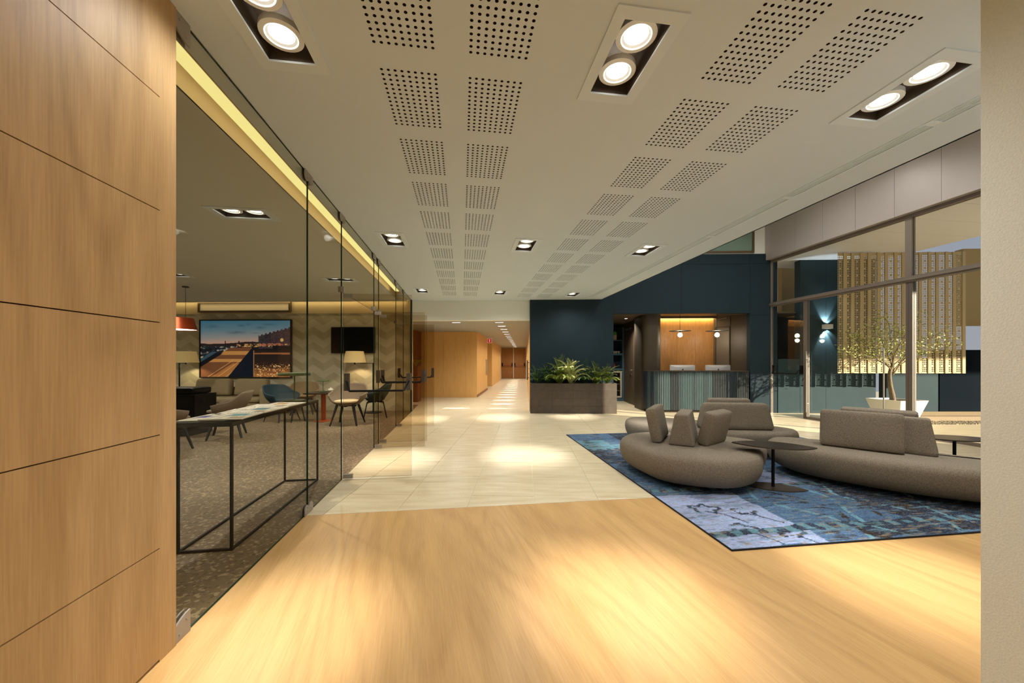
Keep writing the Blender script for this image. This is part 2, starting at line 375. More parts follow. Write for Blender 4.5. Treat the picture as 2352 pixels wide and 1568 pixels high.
    def obj(s, name, mats, parent=None, loc=None, rz=None):
        o = bpy.data.objects.new(name, s.mesh(name, mats)); C.objects.link(o)
        if parent is not None: o.parent = parent
        if loc is not None: o.location = loc
        if rz is not None: o.rotation_euler = (0, 0, rz)
        return o
def soft_box(w, d, h, r=0.04, tx=1.0, ty=1.0, bulge=0.0, n=10, m=0, z0=0.0, shear=0.0):
    """rounded upholstered block centred in x,y, standing on z0; tx,ty scale the top; bulge swells the broad faces; shear leans y with height"""
    b = MB(); lin_ = [-1 + 2*i/n for i in range(n+1)]
    hx, hy, hz = w/2, d/2, h/2
    def mp(p):
        q = [max(-k+r, min(k-r, c*k)) for c, k in zip(p, (hx, hy, hz))]
        dlt = Vector([c*k - e for c, k, e in zip(p, (hx, hy, hz), q)])
        if dlt.length > 1e-9:
            mx_ = max(abs(x) for x in dlt)
            dlt = dlt.normalized()*r*min(1.0, mx_/r)
        x, y, z = (Vector(q) + dlt)
        f = (z + hz)/(2*hz)
        y *= 1 + bulge*(1-(x/hx)**2)*(1-(z/hz)**2)
        x *= 1 + (tx-1)*f; y *= 1 + (ty-1)*f; y += shear*f
        return (x, y, z + hz + z0)
    # denser samples near the borders so that the rounding is smooth
    def den(c): return math.copysign(1-(1-abs(c))**1.6, c)
    L = [den(c) for c in lin_]
    for ax in range(3):
        for sg in (-1, 1):
            P = []
            for i in L:
                row = []
                for j in L:
                    p = [0, 0, 0]; p[ax] = sg; p[(ax+1) % 3] = i; p[(ax+2) % 3] = j; row.append(mp(p))
                P.append(row)
            b.grid(P, m, True, flip=(sg > 0) is False)
    return b
def weld(o, dist=0.0008):
    md = o.modifiers.new('weld', 'WELD'); md.merge_threshold = dist; return o

def cr(pts, per=8):
    """closed Catmull-Rom"""
    out = []; n = len(pts); P = [Vector(p) for p in pts]
    for i in range(n):
        p0, p1, p2, p3 = P[i-1], P[i], P[(i+1) % n], P[(i+2) % n]
        for k in range(per):
            t = k/per
            out.append(0.5*((2*p1) + (p2-p0)*t + (2*p0-5*p1+4*p2-p3)*t*t + (3*p1-p0-3*p2+p3)*t**3))
    return out
def offset(poly, d):
    n = len(poly); out = []
    area = sum(poly[i][0]*poly[(i+1) % n][1]-poly[(i+1) % n][0]*poly[i][1] for i in range(n))
    sg = 1 if area > 0 else -1
    for i in range(n):
        t = (poly[(i+1) % n] - poly[i-1]).normalized(); nn = Vector((-t.y, t.x))*sg   # inward
        out.append(poly[i] + nn*d)
    return out

def thing(name, label, cat, loc=(0,0,0), rz=0.0, group=None):
    o = bpy.data.objects.new(name, None); o.empty_display_size = 0.1; C.objects.link(o)
    o.location = loc; o.rotation_euler = (0, 0, rz); o['label'] = label; o['category'] = cat
    if group: o['group'] = group
    return o
def tag(o, label, cat, group=None):
    o['label'] = label; o['category'] = cat
    if group: o['group'] = group
    return o
def struct(o, label=None):
    o['kind'] = 'structure'
    if label: o['label'] = label
    return o
def dup(root, loc, rz, label, group=None):
    r = root.copy(); C.objects.link(r); r.location = loc; r.rotation_euler = (0, 0, rz); r['label'] = label
    if group: r['group'] = group
    for ch in list(root.children):
        c = ch.copy(); C.objects.link(c); c.parent = r
        for g in list(ch.children):
            d = g.copy(); C.objects.link(d); d.parent = c
            for h in list(g.children):
                e = h.copy(); C.objects.link(e); e.parent = d
    return r
def spot(name, parent, loc, power, angle, blend, col=WARM, aim=(0,0,-1), size=0.04):
    L = bpy.data.lights.new(name, 'SPOT'); L.energy = power*4*math.pi*0.25; L.spot_size = math.radians(angle); L.spot_blend = blend; L.color = col; L.shadow_soft_size = size
    o = bpy.data.objects.new(name, L); C.objects.link(o); o.parent = parent; o.location = loc
    o.rotation_euler = Vector(aim).to_track_quat('-Z', 'Y').to_euler(); return o
def point(name, parent, loc, power, col=WARM, size=0.04):
    L = bpy.data.lights.new(name, 'POINT'); L.energy = power; L.color = col; L.shadow_soft_size = size
    o = bpy.data.objects.new(name, L); C.objects.link(o); o.parent = parent; o.location = loc; return o
def sheet(u0, u1, v0, v1, z, holes, m=0):
    """horizontal sheet with rectangular holes, facing down"""
    us = sorted({u0, u1} | {x for h in holes for x in (h[0], h[1]) if u0 < x < u1})
    vs = sorted({v0, v1} | {x for h in holes for x in (h[2], h[3]) if v0 < x < v1})
    b = MB(); idx = {}
    for i, u in enumerate(us):
        for j, v in enumerate(vs): idx[i, j] = len(b.v); b.v.append((u, v, z))
    for i in range(len(us)-1):
        for j in range(len(vs)-1):
            cu, cv = (us[i]+us[i+1])/2, (vs[j]+vs[j+1])/2
            if any(h[0] < cu < h[1] and h[2] < cv < h[3] for h in holes): continue
            b.f.append((idx[i,j], idx[i,j+1], idx[i+1,j+1], idx[i+1,j])); b.mi.append(m); b.sm.append(False)
    return b
def clip(poly, ref):
    """Sutherland-Hodgman; ref convex and counter-clockwise"""
    out = list(poly)
    for i in range(len(ref)):
        a, b = ref[i], ref[(i+1) % len(ref)]; inp = out; out = []
        side = lambda p: (b[0]-a[0])*(p[1]-a[1]) - (b[1]-a[1])*(p[0]-a[0])
        for k in range(len(inp)):
            p, q = inp[k-1], inp[k]; sp, sq = side(p), side(q)
            if (sp >= 0) != (sq >= 0):
                t = sp/(sp-sq); out.append((p[0]+(q[0]-p[0])*t, p[1]+(q[1]-p[1])*t))
            if sq >= 0: out.append(q)
        if not out: return []
    return out

# ================================================================ SETTING
T = 9.72                                   # plane of the blue reception wall, rear frame
GU = -1.32                                 # glass partition, hall frame
FU = 7.85                                  # street facade, hall frame
sL = s_at(1217, T)                         # left end of blue wall = right wall of corridor
sO0, sO1 = s_at(1409, T), s_at(1723, T)    # reception opening
sGl = s_at(1777, T)                        # where the facade meets the wall
OPZ = z_at(718, 9.45)
# ---- floors
fw = MB().box(GU, FU, -3.0, 3.345, -0.10, 0.0).obj('floor_wood', 'oak_floor', rz=A); struct(fw)
fl = MB().box(-9.6, GU, 1.0, 11.6, -0.10, 0.0).obj('floor_lounge', 'terrazzo', rz=A); struct(fl)
fs = MB()
base = [tuple(Hc(GU, 3.345).xy), tuple(Hc(16, 3.345).xy), (16.0, 40.0), (-6.0, 40.0), (-6.0, 11.3), tuple(Hc(GU, 10.8).xy)]
fs.prism(base, -0.10, -0.006); fs = fs.obj('floor_stone', 'grout'); struct(fs)
# the stone slabs one by one (those that can be told apart), 0.60 wide, long joints towards the corridor
reg = [tuple(Hc(GU+.004, 3.349).xy), tuple(Hc(FU, 3.349).xy), tuple(Hc(FU, 9.2).xy), tuple(Rc(sGl, T).xy), tuple(Rc(sGl, 12.6).xy), tuple(Rc(-3.4, 12.6).xy), tuple(Hc(GU+.004, 10.0).xy)]
reg = [tuple(Hc(GU+.004, 3.349).xy), tuple(Hc(FU, 3.349).xy), tuple(Hc(FU, 12.4).xy), tuple(Hc(GU+.004, 13.6).xy)]
TWD, TLN, s_off = 0.603, 1.206, s_at(1227.6, 3.44)
whole = {}
for i in range(-6, 16):
    for j in range(-1, 11):
        x0, y0 = s_off + i*TWD, 3.0 + j*TLN + (0.6 if i % 2 else 0)
        g = 0.0030
        cor = [tuple(Rc(x, y).xy) for x, y in ((x0+g, y0+g), (x0+TWD-g, y0+g), (x0+TWD-g, y0+TLN-g), (x0+g, y0+TLN-g))]
        p = clip(cor, reg)
        if len(p) < 3: continue
        if len(p) == 4 and all(abs(a[0]-b[0])+abs(a[1]-b[1]) < 1e-6 for a, b in zip(sorted(p), sorted(cor))):
            if 'm' not in whole: whole['m'] = MB().box(g, TWD-g, g, TLN-g, -0.012, 0).mesh('tile', 'travertine')
            o = bpy.data.objects.new('tile', whole['m']); C.objects.link(o); o.location = Rc(x0, y0, 0); o.rotation_euler = (0, 0, B); o.parent = fs
        else:
            MB().prism(p, -0.012, 0.0).obj('tile', 'travertine', fs)
# plain stone beyond the tiles (corridor and terrace)
MB().prism([tuple(Rc(-2.6, 13.3).xy), tuple(Rc(1.0, 13.3).xy), tuple(Rc(1.0, 31).xy), tuple(Rc(-2.6, 31).xy)], -0.006, -0.0008).obj('corridor_paving', 'travertine', fs)
MB().prism([tuple(Rc(-3.85, 10.4).xy), tuple(Rc(-3.02, 10.4).xy), tuple(Rc(-3.02, 13.3).xy), tuple(Rc(-2.6, 13.3).xy), tuple(Rc(-2.6, 13.7).xy), tuple(Rc(-3.85, 13.7).xy)], -0.006, -0.0012).obj('passage_paving', 'travertine', fs)
MB().prism([tuple(Hc(FU+.01, -3).xy), tuple(Hc(26, -3).xy), tuple(Hc(26, 14).xy), tuple(Hc(FU+.01, 14).xy)], -0.1, -0.004).obj('terrace_paving', 'travertine', fs)

# ---- ceilings
PIT = 0.0367; NX, NY = 9, 14
TU = [-0.444, 0.045, 1.366, 1.855]; TV0, TVP = 2.140, 0.6562
patches = [(u-PIT/2, TV0 + k*TVP - PIT/2) for u in TU for k in range(-2, 11)]
LIGHTS = [(u, v) for v in (-1.30, 1.91, 5.12, 8.66) for u in (-0.91, 0.88, 2.65) if not (u > 2 and v < 0)]
VENT = (3.125, 3.235)
holes = [(u, u+NX*PIT, v, v+NY*PIT) for u, v in patches] + [(u-.14, u+.14, v-.27, v+.27) for u, v in LIGHTS] + [(VENT[0], VENT[1], -0.5, 9.2)]
b = sheet(-1.42, 3.60, -3.0, 10.4, CEIL, holes)
b.box(3.58, 3.60, -3.0, 10.4, CEIL, CEIL+0.28)           # edge of the dropped ceiling towards the high lobby
ceil = b.obj('ceiling', 'ceiling_paint', rz=A); struct(ceil)
def perf_mesh():
    b = MB(); n = 12; R = 0.0086
    for i in range(NX):
        for j in range(NY):
            cx, cy = (i+.5)*PIT, (j+.5)*PIT; vs = []; h = PIT/2
            for k in range(n):
                w = 2*math.pi*(k+.5)/n; c, s_ = math.cos(w), math.sin(w); f = h/max(abs(c), abs(s_))
                vs.append((cx+c*f, cy+s_*f, 0))
            for k in range(n):
                w = 2*math.pi*(k+.5)/n; vs.append((cx+R*math.cos(w), cy+R*math.sin(w), 0))
            for k in range(n):
                w = 2*math.pi*(k+.5)/n; vs.append((cx+R*math.cos(w), cy+R*math.sin(w), 0.014))
            fa = [(k, n+k, n+(k+1) % n, (k+1) % n) for k in range(n)]
            # corner triangles of the square cell
            cs = {0: (1, 1), 3: (-1, 1), 6: (-1, -1), 9: (1, -1)}
            b.add(vs, fa, 0)
            o = len(b.v) - 3*n
            for k, (sx, sy) in ((1, (1, 1)), (4, (-1, 1)), (7, (-1, -1)), (10, (1, -1))):
                b.v.append((cx+sx*h, cy+sy*h, 0))
                b.f.append((o+k % n, o+(k-1) % n, len(b.v)-1)[::-1] if False else (o+(k-1) % n, o+k % n, len(b.v)-1)); b.mi.append(0); b.sm.append(False)
            for k in range(n):
                b.f.append((o+n+k, o+2*n+k, o+2*n+(k+1) % n, o+n+(k+1) % n)); b.mi.append(1); b.sm.append(False)
            b.f.append(tuple(o+2*n+k for k in range(n))); b.mi.append(1); b.sm.append(False)
    return b.mesh('perforated_panel', ['ceiling_paint', 'dark_hole'])
pm = perf_mesh()
for u, v in patches:
    o = bpy.data.objects.new('perforated_panel', pm); C.objects.link(o); o.parent = ceil; o.location = (u, v, CEIL)
# linear air diffuser in the ceiling
vt = thing('air_diffuser', 'long slim white slot diffuser running along the ceiling edge above the lobby', 'vent', Hc(3.18, 4.3, CEIL), A)
b = MB()
for x in (-0.055, 0.043): b.box(x, x+.012, -4.8, 4.9, -0.006, 0.012)
b.obj('frame', 'vent_white', vt)
MB().box(-0.055, 0.055, -4.8, 4.9, 0.02, 0.03).obj('backing', 'vent_dark', vt)
b = MB()
for k in range(5): b.box(-0.043+.0175*k, -0.043+.0175*k+.010, -4.8, 4.9, 0.0, 0.012)
b.obj('blades', 'vent_white', vt)['kind'] = 'stuff'
for k in range(9): MB().box(-0.043, 0.043, -4.5+1.15*k, -4.5+1.15*k+.05, -0.004, 0.004).obj('bridge', 'vent_white', vt)
# roof slab that closes the building
struct(MB().box(-10.5, FU+.2, -4.0, 13.0, 5.3, 5.4).obj('ceiling_roof', 'white_wall', rz=A))
struct(MB().prism([tuple(Rc(-10, 9).xy), tuple(Rc(FU, 9).xy), tuple(Rc(FU, 33).xy), tuple(Rc(-10, 33).xy)], 5.4, 5.5).obj('ceiling_roof_rear', 'white_wall'))

# ---- near walls
wl_ = MB().box(GU-.30, GU-.005, -3.0, 1.84, 0, CEIL).obj('wall_left', 'groove', rz=A); struct(wl_)
ZS = [0.012, 0.492, 0.984, 1.471, 1.957, 2.448, CEIL-.001]
for k in range(6):
    g = 0.0022
    MB().box(GU-.006, GU+.020, -3.0, 1.800, ZS[k]+(g if k else 0), ZS[k+1]-(g if k < 5 else 0)).obj('panel', 'oak_panel', wl_)
MB().box(GU-.30, GU+.020, 1.800, 1.893, 0.0, CEIL-.001).obj('panel', 'oak_panel', wl_)
struct(MB().box(1.90, 2.25, -3.0, 1.13, 0, CEIL).obj('wall_right', 'stucco', rz=A))
struct(MB().box(GU-.3, 2.25, -3.2, -3.0, 0, CEIL).obj('wall_back', 'white_wall', rz=A))
struct(MB().box(2.25, FU+.2, 0.9, 1.13, 0, 5.3).obj('wall_lobby', 'white_wall', rz=A))
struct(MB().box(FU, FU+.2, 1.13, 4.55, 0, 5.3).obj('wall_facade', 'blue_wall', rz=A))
struct(MB().box(-9.8, GU-.3, 0.8, 1.0, 0, CEIL+.3).obj('wall_lounge_near', 'white_wall', rz=A))
struct(MB().box(-9.8, -9.6, 0.8, 12.0, 0, CEIL+.3).obj('wall_lounge_left', 'white_wall', rz=A))

# ---- lounge ceiling with cove slot and light strip
SL = (-1.66, -1.42)
LL = [(-2.38, 4.43), (-2.39, 7.73), (-5.38, 4.43), (-5.38, 7.73), (-8.38, 7.73)]
b = sheet(-9.6, SL[0], 1.0, 11.6, CEIL, [(u-.27, u+.27, v-.14, v+.14) for u, v in LL])
struct(b.obj('ceiling_lounge', 'lounge_ceiling_paint', rz=A))
b = MB().box(SL[0]-.01, SL[0], 1.0, 10.0, CEIL, CEIL+.16).box(SL[0], SL[1], 1.0, 10.0, CEIL+.15, CEIL+.16).box(SL[1]-.012, SL[1], 1.0, 10.0, CEIL-.0, CEIL+.16)
struct(b.obj('ceiling_cove', 'cove_gold', rz=A))
st = thing('strip_light', 'long glowing yellow light strip above the glass partition of the lounge', 'light', Hc(-1.475, 5.2, CEIL), A)
MB().box(-.055, .045, -4.0, 3.65, 0.004, 0.014).obj('diffuser', 'strip_light', st)
MB().box(-.058, .045, -4.0, 3.65, 0.014, 0.06).obj('channel', 'lounge_ceiling_paint', st)
# light that the strip throws into the cove
L = bpy.data.lights.new('strip_glow', 'AREA'); L.shape = 'RECTANGLE'; L.size = 7.6; L.size_y = 0.03; L.energy = 5; L.color = (1, .86, .55)
o = bpy.data.objects.new('strip_glow', L); C.objects.link(o); o.parent = st; o.location = (-.062, -.15, .04); o.rotation_euler = (0, math.radians(90), math.radians(0)); o.rotation_euler = Vector((-1, 0, .15)).to_track_quat('-Z', 'Y').to_euler()

# ---- glass partition
gp = bpy.data.objects.new('wall_glass', None); C.objects.link(gp); gp.rotation_euler = (0, 0, A); struct(gp)
def pane(v0, v1, z0, z1, name='glass_pane', u=GU, par=None, mt='pane_lounge', th=0.012):
    g = 0.003
    return MB().box(u-th/2, u+th/2, v0+g, v1-g, z0, z1, faces=[1, 1, 1, 0, 1, 0]).obj(name, [mt, 'glass_edge'], par or gp)
JV = [1.895, 3.40, 4.31, 5.83, 6.15, 7.70, 8.66, 9.99]
HEAD = 2.07
pane(JV[0], JV[1], 0.003, CEIL-.005); pane(JV[1], JV[2], .003, CEIL-.005); pane(JV[2], JV[3], HEAD, CEIL-.005); pane(JV[3], JV[4], .003, CEIL-.005)
pane(JV[4], JV[5], HEAD, CEIL-.005); pane(JV[5], JV[6], .003, CEIL-.005); pane(JV[6], JV[7], .003, CEIL-.005)
MB().box(GU-.02, GU+.02, 9.99, 10.04, 0, CEIL).obj('end_post', 'black_metal', gp)
def lobes(w=0.085, h=0.085):
    out = []
    for s in (-1, 1):
        for k in range(9):
            t = math.pi*k/8; out.append((s*w*.5 + -w*.5*math.cos(t)*1.0, h*(.55+.45*math.sin(t))))
    return [(-w, 0)] + out + [(w, 0)]
def clamp(v, top, half=False, name='clamp'):
    p = lobes()
    if half: p = [(0, 0)] + [(0.10*math.sin(t), 0.105*(.45+.55*math.cos(t)) if t < 1.5 else 0.0) for t in [i*math.pi/2/8 for i in range(8)]] + [(0.0999, 0)]
    if half: p = [(0, 0), (0, .075), (.02, .088), (.045, .098), (.07, .104), (.095, .106), (.095, 0)]
    s = -1 if top else 1; z = CEIL-.001 if top else 0.001
    b = MB()
    for uu in (GU-.016, GU+.008):
        b.prism([(v + x, z + s*y) for x, y in p], uu, uu+.008, axis='x')
    o = b.obj(name, 'clamp_steel', gp)
    for dv, dz in (((.025, .03), (.07, .075)) if half else ((-.04, .03), (.04, .03), (-.04, .062), (.04, .062))):
        MB().lathe([(0.006, 0), (0.006, .004), (0.0, .005)], 8).xf(Matrix.Translation((GU+.016, v+dv, z+s*dz)) @ Matrix.Rotation(math.pi/2, 4, 'Y')).obj('screw', 'steel', o)
    return o
clamp(1.895, False, True); clamp(1.895, True, True)
for v in (JV[1],): clamp(v, False)
for v in JV[1:7]: clamp(v, True)
# ---- the glass doors standing open into the hall
def glass_door(nm, vh, sgn, label):
    """leaf hinged at (GU, vh), open square into the hall; sgn: side on which the bar sits"""
    d = bpy.data.objects.new(nm, None); C.objects.link(d); d.location = Hc(GU, vh, 0); d.rotation_euler = (0, 0, A); struct(d, label)
    x0, x1 = 0.02, 0.755
    MB().box(x0, x1, -.005, .005, 0.02, HEAD-.015, faces=[1, 1, 0, 1, 0, 1]).obj('leaf', ['pane_door', 'glass_edge'], d)
    for z0, z1 in ((0.012, .062), (HEAD-.065, HEAD-.012)): soft_box(.10, .034, .05, .004, n=4, z0=z0).xf(Matrix.Translation((x0+.05, 0, 0))).obj('hinge_patch', 'clamp_steel', d)
    MB().box(-.03, .03, -.02, .02, HEAD+.0, HEAD+.06).obj('head_patch', 'clamp_steel', d)
    bar = MB().tube([(x0+.09, sgn*.10, .985), (x1-.075, sgn*.10, .985)], .0115, 8).obj('panic_bar', 'black_metal', d)
    for x in (x0+.045, x1-.028):
        br = MB().box(x-.026, x+.026, sgn*.006 if sgn > 0 else -.046, .046 if sgn > 0 else -.006, .985, 1.175).obj('bracket', 'bar_bracket', bar)
        MB().bar((x, sgn*.04, 1.09), (x + (.045 if x < .4 else -.045), sgn*.10, .985), .020, .012).obj('lever', 'black_metal', bar)
    return d
glass_door('door_1', 4.315, -1, 'nearest open glass door leaf of the lounge')
glass_door('door_2', 5.795, 1, 'second open glass door leaf of the lounge')
glass_door('door_3', 6.165, -1, 'third open glass door leaf of the lounge')
glass_door('door_4', 7.680, 1, 'farthest open glass door leaf of the lounge')

# ---- lounge rear wall (rear frame)
TL = 9.80
sG = -3.13
lw = MB().box(-11, sG+.10, TL, TL+.15, 0, CEIL+.3).obj('wall_lounge_rear', 'chevron_paper', rz=B); struct(lw)
zc = z_at(718, TL)
MB().box(-11, sG+.10, TL-.022, TL, zc, CEIL).obj('top_band', 'cove_gold', lw)
led = MB().box(-11, sG+.05, TL-.16, TL-.12, CEIL-.012, CEIL-.002).obj('trim_led', 'led_warm', rz=B); struct(led)
struct(MB().box(-11, sG+.05, TL-.175, TL-.165, CEIL-.03, CEIL-.001).obj('trim_cove', 'lounge_ceiling_paint', rz=B))
L = bpy.data.lights.new('wall_wash', 'AREA'); L.shape = 'RECTANGLE'; L.size = 7.5; L.size_y = 0.03; L.energy = 5; L.color = (1, .86, .58)
o = bpy.data.objects.new('wall_wash', L); C.objects.link(o); o.parent = led; o.location = (-6.9, TL-.115, CEIL-.012); o.rotation_euler = Vector((0, .8, -1)).to_track_quat('-Z', 'Y').to_euler()

# ---- fascia above the corridor and corridor
CZ = 2.41
struct(MB().box(-4.2, sL, TL+.02, TL+.25, CZ, CEIL+.35).obj('wall_fascia', 'white_wall', rz=B))
CL = [(-.72, 10.40 + 1.10*k) for k in range(17)]; CL2 = [(-1.93, 10.38)]
b = sheet(-5.0, sL+.02, TL+.25, 30.0, CZ, [(s-.11, s+.11, t-.045, t+.045) for s, t in CL+CL2])
struct(b.obj('ceiling_corridor', 'corridor_paint', rz=B))
s1 = -1.76
wc = MB().box(-3.85, s1-.02, 13.6, 17.35, 0, CZ).obj('wall_corridor_left', 'oak_corridor', rz=B); struct(wc)
nb = 5; x0, x1 = -3.83, s1
for k in range(nb):
    MB().box(x0+(x1-x0)/nb*k+.0015, x0+(x1-x0)/nb*(k+1)-.0015, 13.575, 13.6, 0.0, CZ-.002).obj('panel', 'oak_corridor', wc)
for k in range(3): MB().box(s1-.02, s1, 13.6+1.25*k+.002, 13.6+1.25*(k+1)-.002, 0, CZ-.002).obj('panel', 'oak_corridor', wc)
MB().box(s1-.02, s1+.012, 13.6, 17.35, 0, .09).obj('skirting', 'oak_red', wc)
wc2 = MB().box(-3.0, s1-.02, 19.8, 27.0, 0, CZ).obj('wall_corridor_far', 'oak_corridor', rz=B); struct(wc2)
for k in range(5): MB().box(s1-.02, s1, 19.8+1.44*k+.003, 19.8+1.44*(k+1)-.003, 0, CZ-.002).obj('panel', 'oak_corridor', wc2)
MB().box(-3.0, s1, 19.775, 19.8, 0, CZ-.002).obj('panel', 'oak_corridor', wc2)
struct(MB().box(-3.2, -3.0, 17.3, 29.5, 0, CZ).obj('wall_corridor_recess', 'oak_corridor', rz=B))
struct(MB().box(-5.0, -3.83, 10.0, 13.6, 0, CZ).obj('wall_passage', 'oak_red', rz=B))
wr = MB().box(sL+.012, sL+.15, T+.1, 29.5, 0, CZ+.02).obj('wall_corridor_right', 'oak_corridor', rz=B); struct(wr)
for k in range(8): MB().box(sL, sL+.012, T+.1+2.45*k+.003, T+.1+2.45*(k+1)-.003, 0, CZ).obj('panel', 'oak_corridor', wr)
o = MB().tube([(sL-.05, 11.4, .75), (sL-.05, 11.4, 1.35)], .014, 8).tube([(sL, 11.4, .82), (sL-.05, 11.4, .82)], .01, 6).tube([(sL, 11.4, 1.28), (sL-.05, 11.4, 1.28)], .01, 6).obj('pull_handle', 'black_metal', wr)
we = MB().box(-3.0, sL+.2, 29.5, 29.7, 0, CZ).obj('wall_corridor_end', 'oak_corridor', rz=B); struct(we)
d0, d1 = s_at(1152, 29.4), s_at(1207, 29.4); dm = (d0+d1)/2; dz = z_at(797, 29.2)
tr = MB().box(d0-.09, d0-.02, 29.42, 29.5, 0, dz+.08).box(d1+.02, d1+.09, 29.42, 29.5, 0, dz+.08).box(d0-.09, d1+.09, 29.42, 29.5, dz+.02, dz+.10).obj('trim_1', 'door_trim', rz=B); struct(tr)
for nm, a0, a1 in (('door_5', d0, dm-.03), ('door_6', dm+.03, d1)):
    d = MB().box(a0, a1, 29.40, 29.46, 0.01, dz).obj(nm, 'oak_niche', rz=B); struct(d)
    MB().tube([(a0+.08, 29.30, 1.0), (a1-.08, 29.30, 1.0)], .022, 6).obj('panic_bar', 'red_bar', d)
    for x in (a0+.08, a1-.08): MB().box(x-.035, x+.035, 29.27, 29.40, .95, 1.22).obj('bracket', 'black_metal', d)
struct(MB().box(dm-.028, dm+.028, 29.42, 29.45, 0, dz).obj('trim_2', 'door_trim', rz=B))

# ---- blue reception wall, panelled
WZ = 4.07
bw = MB().box(sL, sO0-.002, T+.012, T+.15, 0, WZ).box(sO1+.002, sGl+.1, T+.012, T+.15, 0, WZ).box(sO0-.002, sO1+.002, T+.012, T+.15, OPZ+.003, WZ)
bw = bw.obj('wall_reception', 'blue_wall', rz=B); struct(bw)
def bpan(x0, x1, z0, z1, par=bw, t0=T, mt='blue_wall'):
    g = .003; return MB().box(x0+g, x1-g, t0, t0+.014, z0+g, z1-g).obj('panel', mt, par)
ZJ = z_at(603, 9.4); ZJ2 = z_at(722, 9.4)
xs = [sL-.003, sO0+.003-.006, s_at(1565, T), sO1+.003, sGl]
MB().box(sL, sO0, T, T+.014, 0, ZJ-.003).obj('panel', 'blue_wall', bw)
bpan(sO0, xs[2], OPZ, ZJ); bpan(xs[2], sO1, OPZ, ZJ); bpan(sO1, sGl, 0, ZJ2); bpan(sO1, sGl, ZJ2, ZJ)
bpan(sL, sO1, ZJ, WZ); bpan(sO1, sGl, ZJ, WZ)
wu = MB().box(sL, FU+.5, T+.03, T+.15, WZ, 5.3).obj('wall_upper', 'white_wall', rz=B); struct(wu)
# upper window in a brown frame
w2 = bpy.data.objects.new('window_2', None); C.objects.link(w2); w2.rotation_euler = (0, 0, B); struct(w2)
wx0, wx1, wz0, wz1 = s_at(1560, T)-1.2, s_at(1732, T), z_at(577, 9.4), 5.2
MB().box(wx0, wx1, T-.02, T+.03, wz0, wz0+.045).box(wx1-.045, wx1, T-.02, T+.03, wz0+.045, wz1).box(wx0, wx0+.045, T-.02, T+.03, wz0+.045, wz1).obj('frame', 'panel_frame_brown', w2)
MB().box(wx0+.045, wx1-.045, T+.005, T+.025, wz0+.045, wz1).obj('pane', 'upper_glass', w2)

# ---- reception niche
t2 = 10.62
nb_ = bpy.data.objects.new('wall_niche', None); C.objects.link(nb_); nb_.rotation_euler = (0, 0, B); struct(nb_)
NZ = OPZ + 0.01
x0, x1 = s_at(1512, t2), s_at(1640, t2)
for k in range(3): MB().box(x0+(x1-x0)/3*k+.0015, x0+(x1-x0)/3*(k+1)-.0015, t2, t2+.05, 0, NZ).obj('panel', 'oak_niche', nb_)
MB().box(s_at(1405, 12.5)-1.5, s_at(1730, t2)+1.0, T+.15, 13.2, NZ, NZ+.04).obj('niche_ceiling', 'taupe_panel', nb_)
# dark column with a rounded edge on the left of the counter
cx0, cx1 = s_at(1475, 10.05), s_at(1519, 10.05); rr = .16
p = [(cx1, 10.75), (cx0, 10.75)] + [(cx0+rr-rr*math.cos(t), 9.98+rr-rr*math.sin(t)) for t in [i*math.pi/2/8 for i in range(9)]] + [(cx1-rr+rr*math.sin(t), 9.98+rr-rr*math.cos(t)) for t in [i*math.pi/2/8 for i in range(9)]]
struct(MB().prism(p[::-1], 0, NZ, 0).obj('wall_column', 'brown_panel', rz=B))
# right side: dark door with frame, brown panel
px0, px1 = s_at(1641, 10.55), s_at(1677, 10.3)
sd = bpy.data.objects.new('door_7', None); C.objects.link(sd); sd.rotation_euler = (0, 0, B); struct(sd)
MB().prism([(px0, 10.56), (px1, 10.30), (px1+.02, 10.34), (px0+.02, 10.60)], 0, NZ).obj('leaf', 'taupe_panel', sd)
dx, dy = px1-px0, -.26
def on(k, o): return (px0+dx*k + o*.55, 10.56+dy*k - o)
MB().bar((*on(.06, .01), .05), (*on(.06, .01), NZ-.30), .02, .02).bar((*on(.94, .01), .05), (*on(.94, .01), NZ-.30), .02, .02).bar((*on(.06, .01), NZ-.30), (*on(.94, .01), NZ-.30), .02, .02).obj('frame_line', 'brown_panel', sd)
MB().bar((*on(.06, .025), NZ-.09), (*on(.7, .025), NZ-.06), .02, .012).obj('closer', 'steel', sd)
MB().prism([(px1+.015, 10.30), (s_at(1723, 9.90)-.01, 9.90), (s_at(1723, 9.90)+.06, 9.92), (px1+.06, 10.36)], 0, NZ).obj('panel', 'brown_panel', nb_)
ln = MB().box(x0, x1, t2-.11, t2-.06, NZ-.02, NZ-.008).obj('trim_led_niche', 'led_warm', rz=B); struct(ln)
struct(MB().box(x0, x1, t2-.14, t2-.13, NZ-.05, NZ).obj('trim_niche', 'brown_panel', rz=B))
L = bpy.data.lights.new('niche_wash', 'AREA'); L.shape = 'RECTANGLE'; L.size = 1.5; L.size_y = 0.04; L.energy = 9; L.color = (1, .80, .42)
o = bpy.data.objects.new('niche_wash', L); C.objects.link(o); o.parent = ln; o.location = ((x0+x1)/2, t2-.055, NZ-.03); o.rotation_euler = Vector((0, .45, -1)).to_track_quat('-Z', 'Y').to_euler()
